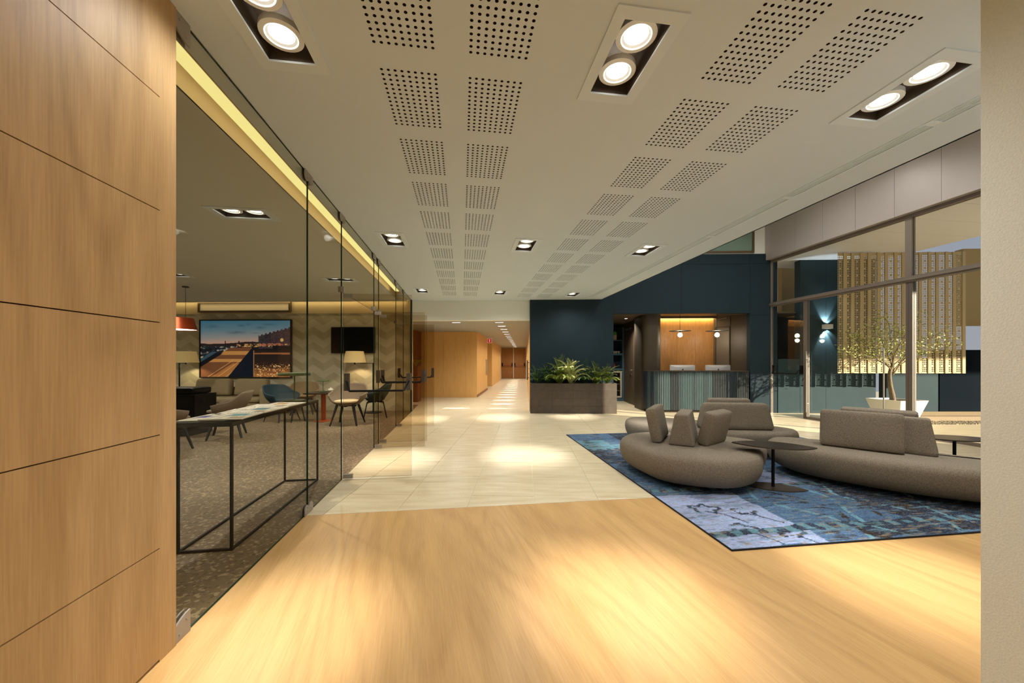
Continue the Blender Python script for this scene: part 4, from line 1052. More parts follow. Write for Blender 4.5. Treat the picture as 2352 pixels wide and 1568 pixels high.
def logo(b, c, y, s):
    """bitten apple outline with a leaf, facing -y"""
    pts = []
    for k in range(28):
        w = 2*math.pi*k/28; r_ = 1.0 - .13*math.exp(-((w-math.pi/2)/.35)**2) - .10*math.exp(-((w-3*math.pi/2)/.3)**2)
        x, z = r_*.92*math.cos(w), r_*math.sin(w)
        d = math.hypot(x-1.12, z-.1)
        if d < .42: x, z = 1.12+(x-1.12)*.42/d, .1+(z-.1)*.42/d
        pts.append((c[0]+x*s, c[1]+z*s))
    b.prism(pts, y, y+.003, axis='y')
    b.prism([(c[0]+.0*s, c[1]+1.05*s), (c[0]+.35*s, c[1]+1.2*s), (c[0]+.42*s, c[1]+1.6*s), (c[0]+.08*s, c[1]+1.45*s)], y, y+.003, axis='y')
    return b
for i, (a0, a1, lab) in enumerate(((1538, 1596, 'silver computer monitor seen from behind, left one on the counter'), (1620, 1677, 'silver computer monitor seen from behind, right one on the counter'))):
    tm = 10.30; m0, m1 = s_at(a0, tm), s_at(a1, tm); wd = m1-m0
    mt_ = thing('monitor', lab, 'monitor', Rc((m0+m1)/2, tm, .75), B, 'reception monitors')
    zt = z_at(838, 10.1)-.75; zb = .09
    rr = .018; pr = []
    for cx_, cz_, st0 in ((wd/2-rr, zt-rr, 0), (-wd/2+rr, zt-rr, 90), (-wd/2+rr, zb+rr, 180), (wd/2-rr, zb+rr, 270)):
        for k in range(5): w = math.radians(st0+22.5*k); pr.append((cx_+rr*math.cos(w), cz_+rr*math.sin(w)))
    MB().prism(pr, -.012, .012, axis='y').obj('screen', 'monitor_silver', mt_)
    bk_ = MB().loft([[(x*.96, -.012, zb+(z-zb)*.985) for x, z in pr], [(x*.7, -.028, zb+.06+(z-zb)*.75) for x, z in pr], [(x*.3, -.036, zb+.12+(z-zb)*.5) for x, z in pr]]).obj('back_shell', 'monitor_silver', mt_)
    logo(MB(), (0, .34), -.042, .022).obj('logo', 'apple_black', bk_)
    MB().bar((0, -.02, .25), (0, -.05, .01), .10, .01).box(-.10, .10, -.13, .06, 0, .01).obj('stand', 'monitor_silver', mt_)
# pendants over the counter
for px, lab in ((1562, 'black disc pendant with a glowing globe bulb over the left monitor'), (1647, 'black disc pendant with a glowing globe bulb over the right monitor')):
    tp = 9.98; zz = z_at(759, 9.75)
    p = thing('pendant_lamp', lab, 'lamp', Rc(s_at(px, tp), tp, zz), B, 'disc pendants over the counter')
    MB().lathe([(0, .012), (.06, .010), (.27, 0), (.27, -.006), (.06, -.004), (0, -.004)], 32, cap=False).obj('disc', 'black_matt', p)
    MB().tube([(0, 0, .01), (0, 0, NZ-zz)], .005, 6).obj('cord', 'black_matt', p)
    MB().lathe([(0, -.004), (.022, -.004), (.022, -.05), (0, -.05)], 12).obj('socket', 'black_matt', p)
    MB().lathe([(.0, -.165), (.03, -.157), (.052, -.135), (.058, -.108), (.048, -.078), (.026, -.055), (.02, -.045)], 18, cap=False).obj('bulb', 'bulb', p)
    point('bulb_light', p, (0, 0, -.24), 6, (1, .88, .66), .05)
# light in the side passage of the niche
pl_ = thing('passage_downlight', 'small round recessed ceiling light in the passage beside the counter', 'downlight', Rc(sx-.35, 10.9, NZ), B)
MB().lathe([(.04, -.004), (.055, -.006), (.055, -.001), (.04, -.001)], 18, cap=False).obj('ring', 'trim_white', pl_); MB().lathe([(0, -.003), (.04, -.003)], 18, cap=False).obj('lens', 'lens', pl_)
spot('lamp_beam', pl_, (0, 0, -.01), 80, 130, .9, (1, .93, .8))
# blue shelf unit in the passage
sh = thing('shelf_unit', 'blue shelf unit with a built-in white framed cooler in the passage', 'shelf', (0, 0, 0), B)
tS = 12.45; h0, h1 = s_at(1409, tS)-.45, s_at(1433, tS)
zz = lambda py: z_at(py, 12.3)
MB().box(h0, h1, tS+.33, tS+.36, 0, 2.45).obj('back_panel', 'blue_wall', sh)
MB().box(h1-.05, h1, tS, tS+.33, 0, 2.45).obj('side_panel', 'shelf_blue', sh)
MB().box(h0-.05, h0, tS, tS+.33, 0, 2.45).obj('side_panel', 'shelf_blue', sh)
for py, th_ in ((780, .02), (811, .06), (846, .05)): MB().box(h0, h1-.05, tS+.01, tS+.33, zz(py)-th_, zz(py)).obj('shelf', 'shelf_blue', sh)
MB().box(h0, h1-.05, tS, tS+.33, 0, zz(915)).obj('plinth', 'shelf_blue', sh)
MB().box(h0, h1-.05, tS+.01, tS+.33, 2.4, 2.45).obj('top_panel', 'blue_wall', sh)
k0, k1 = h0+.02, h1-.06
fr_ = thing('cooler', 'built-in drinks cooler with white frame under the blue shelves', 'fridge', (0, 0, 0), B)
z0, z1 = zz(914)+.01, zz(852); f_ = .055
MB().box(k0, k1, tS+.02, tS+.05, z0, z0+f_).box(k0, k1, tS+.02, tS+.05, z1-f_, z1).box(k0, k0+f_, tS+.02, tS+.05, z0+f_, z1-f_).box(k1-f_, k1, tS+.02, tS+.05, z0+f_, z1-f_).obj('door_frame', 'fridge_frame', fr_)
MB().box(k0, k1, tS+.31, tS+.325, z0, z1).obj('back', 'fridge_inside', fr_)
for k in range(1, 4): MB().box(k0+f_, k1-f_, tS+.06, tS+.30, z0+(z1-z0)*k/4, z0+(z1-z0)*k/4+.012).obj('rack', 'steel', fr_)
def small(name, label, cat, prof, mt, s, t, z, sx_=1, n=16, group=None):
    o = MB().lathe(prof, n, cap=True).obj(name, mt); o.location = Rc(s, t, z); tag(o, label, cat, group); return o
bz = zz(811)
for px, lab in ((1410.5, 'small cream bowl on the middle blue shelf, partly hidden by the wall edge'), (1414.5, 'small cream bowl on the middle blue shelf, middle one'), (1421, 'small cream bowl on the middle blue shelf, nearest the side panel')):
    small('bowl', lab, 'bowl', [(.025, 0), (.03, .004), (.048, .04), (.05, .075), (.046, .075), (.03, .015), (0, .012)], 'ceramic', s_at(px, tS+.1), tS+.1, bz, group='bowls on the shelf')
ct = thing('carton', 'tall cream and green carton on the upper blue shelf', 'carton', Rc(s_at(1412, tS+.1), tS+.1, zz(780)), B)
MB().box(-.05, .05, -.05, .05, 0, .24).obj('box', 'carton', ct); MB().box(-.0505, .0505, -.0505, .0505, .165, .2405).prism([(-.05, .24), (.05, .24), (0, .29)], -.05, .05, axis='y').obj('top', 'carton_green', ct)
small('bottle', 'small red bottle on the lowest blue shelf', 'bottle', [(.028, 0), (.03, .01), (.03, .10), (.012, .14), (.012, .18), (0, .18)], 'bottle_red', s_at(1411, tS+.08), tS+.08, zz(846))

# ================================================================ TERRACE
def up(name, label, cat, loc, rz): return thing(name, label, cat, loc, rz)
# white tapered tree box
c0_ = Vector((8.07, 7.62)); tp = thing('tree_box', 'white square tapered box holding a small tree on the terrace', 'planter', (8.27, 8.0, -.004), A)
hz_ = .50; a_, bt = .34, .21
b = MB(); rings_ = [(bt, 0), (a_, hz_), (a_-.035, hz_), (a_-.06, hz_-.10)]
b.loft([[(x*r_, y*r_, z) for x, y in ((-1, -1), (1, -1), (1, 1), (-1, 1))] for r_, z in rings_], smooth=False).obj('box', 'planter_white', tp)
MB().box(-.27, .27, -.27, .27, hz_-.10, hz_-.03).obj('soil', 'soil', tp)
tr_ = thing('small_tree', 'slender small tree with sparse yellow-green leaves in the white box', 'tree', (8.20, 8.0, hz_-.034), 0)
tk = [(0, 0, 0), (-.01, 0, .12), (-.05, .0, .30), (-.07, 0, .48), (-.06, 0, .62), (.0, .0, .80)]
MB().tube(tk, [.052, .048, .042, .036, .03, .022], 10).obj('trunk', 'bark', tr_)
br_ = MB(); lf_ = MB(); r_ = random.Random(5); R2 = np.random.default_rng(5)
ends = []
for k in range(11):
    a0 = -2.6 + 5.4*k/10 + r_.uniform(-.3, .3); p = Vector(tk[-1]) + Vector((0, 0, -.25*r_.random())); pts = [p]
    d = Vector((math.cos(a0)*1.0, math.sin(a0)*.25, .55 + .5*r_.random())).normalized(); n_ = 6
    for i in range(n_): p = p + d*(.17+.03*r_.random()); d = (d + Vector((r_.uniform(-.25, .25), r_.uniform(-.2, .2), -.10))).normalized(); pts.append(p); 
    br_.tube(pts, [.014*(1-.13*i) for i in range(n_+1)], 5); ends += pts[2:]
    for q in pts[3:]: 
        e = q + Vector((r_.uniform(-.2, .2), r_.uniform(-.15, .15), r_.uniform(.0, .2))); br_.tube([q, e], [.006, .003], 4); ends.append(e)
for e in ends:
    for k in range(16):
        p = e + Vector(R2.normal(0, .075, 3)); d = Vector(R2.normal(0, 1, 3)).normalized()*.028; s_ = d.cross(Vector(R2.normal(0, 1, 3))).normalized()*.011
        lf_.add([p-d, p+s_, p+d, p-s_], [(0, 1, 2, 3)], int(k % 2))
br_.obj('branches', 'bark', tr_)
o = lf_.obj('foliage', ['leaf_mid', 'leaf_light'], tr_); o['kind'] = 'stuff'
# perforated golden screen: upright folded strips, each pierced
SP0, SP1, tSc = 1924, 2216, 9.05
zs0, zs1 = z_at(857, 8.75), FSZ-.02
sc = thing('perforated_screen', 'golden screen of upright pierced metal strips hanging before the terrace wall', 'screen', (0, 0, 0), B)
e0, e1 = s_at(SP0, tSc), s_at(SP1, tSc); NSL = 15; pw_ = (e1-e0)/NSL; hw_ = pw_*.64; cols, cell = 3, pw_*.64/3
rows = int((zs1-zs0-.06)/cell)
def strip_mesh():
    b = MB(); n = 6; R = cell*.39
    z00 = zs0+.03
    for i in range(cols):
        for j in range(rows):
            cx_, cz_ = (i+.5)*cell, z00 + (j+.5)*cell; h = cell/2
            if (j % 4 == 3 and i == 1) :
                b.add([(cx_-h, 0, cz_-h), (cx_+h, 0, cz_-h), (cx_+h, 0, cz_+h), (cx_-h, 0, cz_+h)], [(0, 1, 2, 3)]); continue
            sq = [(-h, -h), (0, -h), (h, -h), (h, h), (0, h), (-h, h)]; ho = [(R*math.cos(w), R*math.sin(w)) for w in [math.radians(d) for d in (210, 270, 330, 30, 90, 150)]]
            b.add([(cx_+x, 0, cz_+z) for x, z in sq] + [(cx_+x, 0, cz_+z) for x, z in ho], [(k, (k+1) % 6, 6+(k+1) % 6, 6+k) for k in range(6)])
    b.box(0, hw_, -.001, .001, zs0, zs0+.03)
    b.box(0, hw_, -.001, .001, z00+rows*cell, zs1)
    return b.mesh('strip', 'gold_screen')
stm = strip_mesh(); plm = MB().box(hw_, pw_, -.018, .004, zs0, zs1).mesh('rib', 'gold_screen')
for k in range(NSL):
    for nm, me in (('strip', stm), ('rib', plm)):
        o = bpy.data.objects.new(nm, me); C.objects.link(o); o.parent = sc; o.location = (e0+k*pw_, tSc + (.02 if k % 2 else 0), 0)
# wall lamp
wlx = s_at(1901, T-.06); wz = z_at(749, 9.3)
sc_ = thing('wall_lamp', 'small square wall lamp throwing light up and down the blue terrace wall', 'lamp', Rc(wlx, T-.05, wz), B)
MB().box(-.095, .095, -.06, .05, -.055, .055).box(-.02, .02, .05, .054, -.02, .02).obj('body', 'planter_white', sc_)
for s_ in (-1, 1):
    MB().box(-.07, .07, -.04, .03, min(s_*.0552, s_*.0562), max(s_*.0552, s_*.0562)).obj('lens', 'led_white', sc_)
    spot('lamp_beam', sc_, (-.03, -.005, s_*.06), 26, 64, .45, (.78, .92, 1.0), (0, .22, s_*1.0), .01)
    spot('lamp_beam', sc_, (.03, -.005, s_*.06), 5, 110, .5, (.78, .92, 1.0), (0, .22, s_*1.0), .01)
# gravel and raised bed
kb = MB().box(8.75, 15.5, 8.15, 8.35, -.02, .10).obj('kerb', 'kerb', rz=0); tag(kb, 'low stone kerb of the raised bed behind the white tree box', 'kerb')
bd = MB().box(8.75, 13.5, 8.352, 9.1, -.02, .085).obj('sand_bed', 'sand_bed'); tag(bd, 'sandy raised planting bed in front of the terrace wall', 'bed')
b = MB(); Rg = np.random.default_rng(8)
for k in range(2600):
    x = Rg.uniform(8.5, 13.0); y = 7.93 + Rg.uniform(-.17, .20); r0 = Rg.uniform(.012, .026); an = Rg.uniform(0, 6.28); z = -.004
    v = [(x+r0*math.cos(an+w)*q, y+r0*math.sin(an+w)*q, z+h_) for h_, q in ((0, 1), (r0*.8, .75)) for w in (0, 1.6, 3.1, 4.7)]
    b.add(v, [(4, 5, 6, 7), (0, 1, 5, 4), (1, 2, 6, 5), (2, 3, 7, 6), (3, 0, 4, 7)])
o = b.obj('gravel', 'gravel'); o['kind'] = 'stuff'; tag(o, 'strip of pale gravel along the kerb beside the white tree box', 'gravel')

# ================================================================ LOUNGE
# console table with newspapers and lamp
CU0, CU1, CV0, CV1, CZT = -1.912, -1.578, 2.80, 4.335, .885
co = thing('console_table', 'tall black wire frame console table behind the glass, spread with newspapers', 'table', Hc(0, 0, 0), A)
w_ = .016
for u in (CU0, CU1):
    for v in (CV0, CV1): MB().box(u-w_/2, u+w_/2, v-w_/2, v+w_/2, .016, CZT-.03).obj('leg', 'black_metal', co)
    MB().box(u-w_/2, u+w_/2, CV0-w_/2, CV1+w_/2, 0, .016).obj('floor_rail', 'black_metal', co)
    MB().box(u-w_/2, u+w_/2, CV0-w_/2, CV1+w_/2, CZT-.030, CZT-.014).obj('top_rail', 'black_metal', co)
for v in (CV0, CV1):
    MB().box(CU0+w_/2, CU1-w_/2, v-w_/2, v+w_/2, 0, .016).obj('floor_rail', 'black_metal', co); MB().box(CU0+w_/2, CU1-w_/2, v-w_/2, v+w_/2, CZT-.030, CZT-.014).obj('top_rail', 'black_metal', co)
MB().box(CU0-w_/2, CU1+w_/2, CV0-w_/2, CV1+w_/2, CZT-.014, CZT).obj('tabletop', 'black_gloss', co)
def newscol(seed, acc):
    def f(fx, fy, X, Y):
        r = np.random.default_rng(seed); paper = L3((250, 243, 228)); ink = L3((120, 108, 96)); a_c = L3(acc)
        col = np.ones(X.shape+(3,))*paper
        cl = np.floor(fx*4).astype(int); lines = (np.mod(fy*34, 1) < .45) & (np.mod(fx*4, 1) > .12) & (np.mod(fx*4, 1) < .9)
        col[lines & (fy > .08) & (fy < .78)] = ink*1.6
        x0 = r.uniform(.06, .4); y0 = r.uniform(.35, .5); m = (fx > x0) & (fx < x0+.42) & (fy > y0) & (fy < y0+.30)
        col[m] = a_c*(.6+.8*fbm(fx[m]*9, fy[m]*9, seed))[:, None]
        x1 = r.uniform(.5, .6); m = (fx > x1) & (fx < x1+.35) & (fy > .10) & (fy < .26); col[m] = L3((150, 130, 104))*(.6+.8*fbm(fx[m]*7, fy[m]*7, seed+1))[:, None]
        m = (fy > .84) & (fy < .93) & (np.mod(fx*13, 1) < .7) & (fx > .08) & (fx < .92); col[m] = L3((60, 54, 50))
        return np.clip(col, 0, 1)
    return f
NW = [(-1.80, 3.02, .0, (110, 110, 170), 'newspaper with a violet picture at the near end of the console', .30, .36), (-1.675, 3.00, .06, (120, 170, 178), 'newspaper with pale blue picture at the near corner of the console', .27, .36),
      (-1.79, 3.34, .10, (150, 130, 120), 'newspaper with a brown picture in the middle of the console, lounge side', .28, .36), (-1.665, 3.36, -.03, (90, 130, 140), 'newspaper with a grey-green picture in the middle of the console, glass side', .26, .38),
      (-1.80, 3.69, .05, (70, 120, 120), 'newspaper with a teal picture, lounge side of the newspaper spread', .28, .36), (-1.67, 3.72, -.08, (196, 150, 80), 'newspaper with a golden picture at the far end of the spread', .27, .36)]
for k, (u, v, rz_, acc, lab, w, h) in enumerate(NW):
    n_ = thing('newspaper', lab, 'newspaper', Hc(u, v, CZT + .0012 + .0105*(k % 2) + .0015*(k//2)*0), A+rz_, 'newspapers on the console')
    color_grid(-w/2, w/2, -h/2, h/2, .0085, 64, 80, newscol(k+3, acc), 'front_page', 'news_print', n_)
    MB().box(-w/2, w/2, -h/2, h/2, 0, .008).box(-w/2, -w/2+.006, -h/2, h/2, .008, .0084).obj('pages', 'planter_white', n_)
def table_lamp(label, loc, s, group='green disc table lamps'):
    r = thing('table_lamp', label, 'lamp', loc, 0, group)
    MB().lathe([(0, 0), (.085, 0), (.10, .006), (.10, .016), (.03, .026), (0, .026)], 28).obj('base', 'lamp_green', r)
    MB().tube([(0, 0, .02), (0, 0, .285)], .0065, 8).obj('stem', 'lamp_green', r)
    MB().lathe([(0, .30), (.10, .304), (.145, .302), (.15, .296), (.15, .276), (.146, .272), (.02, .272), (0, .272)], 32, cap=False).obj('shade', 'lamp_green', r)
    r.scale = (s, s, s); return r
xx, yy = flo(672, 922, CZT); table_lamp('larger green disc table lamp on the far end of the black console', (xx+.02, yy, CZT), 1.0)
# shell chairs
def shell_chair(label, px, py, face, mt, legm='black_matt', metal=False, cush='cushion_cream', group='shell armchairs in the lounge', sc=1.0):
    x, y = flo(px, py); r = thing('shell_chair', label, 'chair', (x, y, 0), face, group)   # local front = -y
    def rim(w):
        a = abs(w)
        if a < .7: return .80 - .02*a
        if a < 1.5: f = (a-.7)/.8; f = f*f*(3-2*f); return .786 - .16*f
        return .626 - .05*min(1, (a-1.5)/.7)
    n, m = 40, 12
    for_sides = []
    def pt(w, s, off=0):
        zb = .40; z = zb + (rim(w)-zb)*s; rb, rt = .19, .34
        rr = rb + (rt-rb)*(1-(1-s)**2.2) - off
        back = max(0, math.cos(w)); rr *= 1.0 - .06*back*(1-s)
        return (rr*1.02*math.sin(w), rr*.92*math.cos(w) + .06*back*s, z)
    P = []; W_ = 2.15
    for i in range(n+1):
        w = -W_ + 2*W_*i/n; P.append([pt(w, j/m) for j in range(m+1)])
    sh_ = MB().grid(P, 0, True).obj('shell', mt, r); sd_ = sh_.modifiers.new('thick', 'SOLIDIFY'); sd_.thickness = .026; sd_.offset = 0
    MB().lathe([(0, .375), (.15, .38), (.20, .40), (.215, .42), (.20, .435), (0, .44)], 28, sx=1.02, sy=1.0).obj('seat_pan', mt, r)
    MB().lathe([(0, .438), (.20, .438), (.228, .452), (.225, .474), (.18, .486), (0, .49)], 28, c=(0, -.05, 0), sx=1.0, sy=1.02).obj('seat_cushion', cush, r)
    for sx_ in (-1, 1):
        for sy_ in (-1, 1):
            if metal: MB().tube([(sx_*.06, sy_*.05, .365), (sx_*.17, sy_*.15, .362), (sx_*.20, sy_*.185, .33), (sx_*.27, sy_*.25, 0)], .013, 8).obj('leg', legm, r)
            else: MB().bar((sx_*.15, sy_*.14, .40), (sx_*.25, sy_*.24, 0), .052, .034, taper=.5).obj('leg', legm, r)
    MB().box(-.16, .16, -.02, .02, .355, .378).box(-.02, .02, -.15, .15, .355, .378).obj('underframe', legm, r)
    r.scale = (sc, sc, sc); return r
D = math.radians
shell_chair('grey shell armchair behind the console, facing left', 522, 1003, D(-62), 'chair_grey', cush='chair_grey')
shell_chair('grey shell armchair cut off by the wood wall edge', 380, 1033, D(150), 'chair_grey', cush='chair_grey')
shell_chair('blue shell armchair behind the console lamp', 648, 966, D(68), 'chair_blue', cush='chair_blue')
shell_chair('pale shell armchair behind the copper table, backed to the wall', 697, 950, D(20), 'chair_light', cush='chair_light')
shell_chair('grey-brown shell armchair with cream seat, in the light pool right of the copper table', 799, 974, D(4), 'chair_grey', sc=1.06)
shell_chair('dark green shell armchair on thin bent legs, near the floor lamp', 862, 957, D(-70), 'chair_green', metal=True, cush='chair_green')
# small stool behind the console
x, y = flo(680, 968); stl = thing('low_stool', 'small dark low stool with three splayed legs near the blue armchair', 'stool', (x, y, 0), 0)
MB().lathe([(0, .40), (.15, .40), (.17, .41), (.17, .43), (0, .435)], 24).obj('seat', 'black_matt', stl)
for k in range(3): w = 2.094*k+.5; MB().bar((.09*math.cos(w), .09*math.sin(w), .41), (.17*math.cos(w), .17*math.sin(w), 0), .03, .03, taper=.6).obj('leg', 'black_matt', stl)
# copper table
x, y = flo(743, 966); ct_ = thing('pedestal_table', 'copper pedestal table with a dark top between the shell armchairs', 'table', (x, y, 0), A)
MB().lathe([(0, 0), (.205, 0), (.215, .006), (.20, .014), (.06, .022), (0, .022)], 32).obj('base', 'copper', ct_)
MB().lathe([(.05, .02), (.05, .58), (.09, .60), (0, .60)], 24).obj('pedestal', 'copper', ct_)
soft_box(.66, .52, .03, .012, n=6, z0=.605).obj('tabletop', 'table_dark', ct_); MB().box(-.30, .30, -.23, .23, .598, .607).obj('underside', 'copper', ct_)
table_lamp('small green disc table lamp on the copper pedestal table', (x-.02, y+.02, .635), .88)
tpot = thing('teapot', 'small white teapot on the copper pedestal table', 'teapot', (x+.15, y+.02, .635), .4)
MB().lathe([(.03, 0), (.055, .015), (.062, .045), (.045, .075), (.02, .085), (.012, .10), (0, .102)], 18).obj('body', 'ceramic', tpot)
MB().tube([(.055, 0, .035), (.085, 0, .05), (.10, 0, .08)], [.012, .009, .006], 8).obj('spout', 'ceramic', tpot); MB().tube([(-.05, 0, .065), (-.09, 0, .07), (-.095, 0, .035), (-.058, 0, .025)], .006, 6).obj('handle', 'ceramic', tpot)
# sofa against the rear wall
sf = thing('lounge_sofa', 'beige lounge sofa under the framed seaside picture', 'sofa', Rc(s_at(540, 9.3), TL-.05, 0), B)
X0, X1 = s_at(330, 9.3)-s_at(540, 9.3), s_at(655, 9.3)-s_at(540, 9.3)
def sb_(x0, x1, y0, y1, z0, z1, nm, r=.04, par=sf, **k):
    o = soft_box(x1-x0, y1-y0, z1-z0, r, z0=z0, n=8, **k); o.xf(Matrix.Translation(((x0+x1)/2, (y0+y1)/2, 0))); return weld(o.obj(nm, 'sofa_beige', par))
sb_(X0, X1-.30, -.95, -.04, .09, .30, 'base', .03); sb_(X1-.30, X1, -1.0, -.04, .05, .66, 'arm', .05)
xm = [X0, X0+1.0, X0+2.0, X1-.31]
for k in range(3): sb_(xm[k]+.004, xm[k+1]-.004, -.97, -.30, .30, .43, 'seat_cushion', .05)
sb_(X0, X1-.30, -.26, -.04, .09, .64, 'back_frame', .04)
for x in (X0+.1, X1-.1):
    for y in (-.85, -.15): MB().box(x-.03, x+.03, y-.03, y+.03, 0, .10).obj('leg', 'black_matt', sf)
c_s = s_at(540, 9.3)
for px0, px1, lab in ((455, 536, 'beige scatter cushion at the left of the lounge sofa'), (545, 620, 'beige scatter cushion at the right of the lounge sofa')):
    s0, s1_ = s_at(px0, 9.3), s_at(px1, 9.3); o = weld(soft_box(s1_-s0, .20, .44, .07, bulge=.35, tx=.94).obj('scatter_cushion', 'sofa_beige')); o.location = Rc((s0+s1_)/2, TL-.05-.52, .436); o.rotation_euler = (-.16, 0, B); tag(o, lab, 'cushion', 'cushions on the lounge sofa')
# floor lamps
def floor_lamp(label, pxp, pxs, t, light):
    sp = s_at(pxp, t); ss = s_at(pxs, t); r = thing('floor_lamp', label, 'lamp', Rc(sp, t, 0), B, 'floor lamps in the lounge'); dx_ = ss-sp
    MB().lathe([(0, 0), (.22, 0), (.225, .008), (.21, .014), (0, .016)], 28).obj('base', 'black_metal', r)
    MB().tube([(0, 0, .01), (0, 0, 1.275)], .016, 8).obj('pole', 'black_metal', r); MB().tube([(0, 0, 1.265), (dx_, 0, 1.265)], .008, 6).obj('arm', 'black_metal', r)
    MB().lathe([(.018, 1.24), (.018, 1.33), (.012, 1.34)], 10, c=(dx_, 0, 0)).obj('lamp_holder', 'black_metal', r)
    s_ = MB().lathe([(.275, 1.285), (.215, 1.575), (.213, 1.573), (.273, 1.287), (.275, 1.285)], 36, c=(dx_, 0, 0), cap=False).obj('lamp_shade', 'lamp_shade', r)
    MB().lathe([(0, 1.345), (.03, 1.36), (.035, 1.395), (0, 1.43)], 12, c=(dx_, 0, 0)).obj('bulb', 'lamp_shade', r)
    spot('lamp_beam', r, (dx_, 0, 1.33), light, 125, .35, (1, .80, .48), (0, 0, -1), .03); return r
floor_lamp('floor lamp with cream shade in front of the wall screen, on a black bent pole', 857, 815, 9.42, 12)
floor_lamp('floor lamp with cream shade left of the framed picture, cut by the wood wall', 412, 427, 9.42, 12)
# hanging copper shade
x, y = (408-CX)/FPX*8.0, 8.0
pc = thing('copper_pendant', 'wide copper pendant shade hanging at the edge of the wood wall', 'lamp', (x, y, z_at(757, 8.0)), 0)
MB().lathe([(.335, 0), (.27, .25), (.26, .255), (0, .255)], 40, cap=False).obj('shade', 'copper_shade', pc); MB().lathe([(0, .012), (.325, .012)], 40, cap=False).obj('diffuser', 'lens', pc)
for dx_ in (-.17, .17): MB().tube([(dx_, 0, .25), (dx_, 0, CEIL-z_at(757, 8.0))], .004, 5).obj('cord', 'black_matt', pc)
MB().lathe([(.06, CEIL-z_at(757, 8.0)-.02), (.06, CEIL-z_at(757, 8.0)-.001)], 16, c=(.17, 0, 0)).obj('ceiling_rose', 'black_matt', pc)
# black cabinet
x, y = flo(432, 990); bc = thing('black_cabinet', 'glossy black upright piano-like cabinet with a thick lid and tapered foot', 'cabinet', ((434-CX)/FPX*6.75, 6.75, 0), D(2))
zq = lambda py: z_at(py, 6.6)
soft_box(1.20, .46, zq(890)-zq(905), .035, n=8, z0=zq(905)).xf(Matrix.Translation((-.36, 0, 0))).obj('lid', 'black_gloss', bc)
MB().box(-1.05, .30, -.25, .25, zq(965)+.05, zq(905)).obj('case', 'black_gloss', bc)
pr = [(.28, zq(965)+.05), (.27, .45), (.22, .34), (.14, .26), (.12, .18), (.15, .12), (-.10, .10), (-.10, zq(965)+.05)]
MB().prism(pr, -.20, .20, axis='y').obj('foot_panel', 'black_gloss', bc); MB().box(-.16, .22, -.26, .26, 0, .08).obj('foot_bar', 'black_matt', bc)
MB().prism([(x_-.85, z_) for x_, z_ in pr], -.20, .20, axis='y').obj('foot_panel', 'black_gloss', bc); MB().box(-1.01, -.63, -.26, .26, 0, .08).obj('foot_bar', 'black_matt', bc)
MB().tube([(.30, -.1, zq(921)), (.345, -.1, zq(921))], .012, 8).obj('knob', 'black_matt', bc)
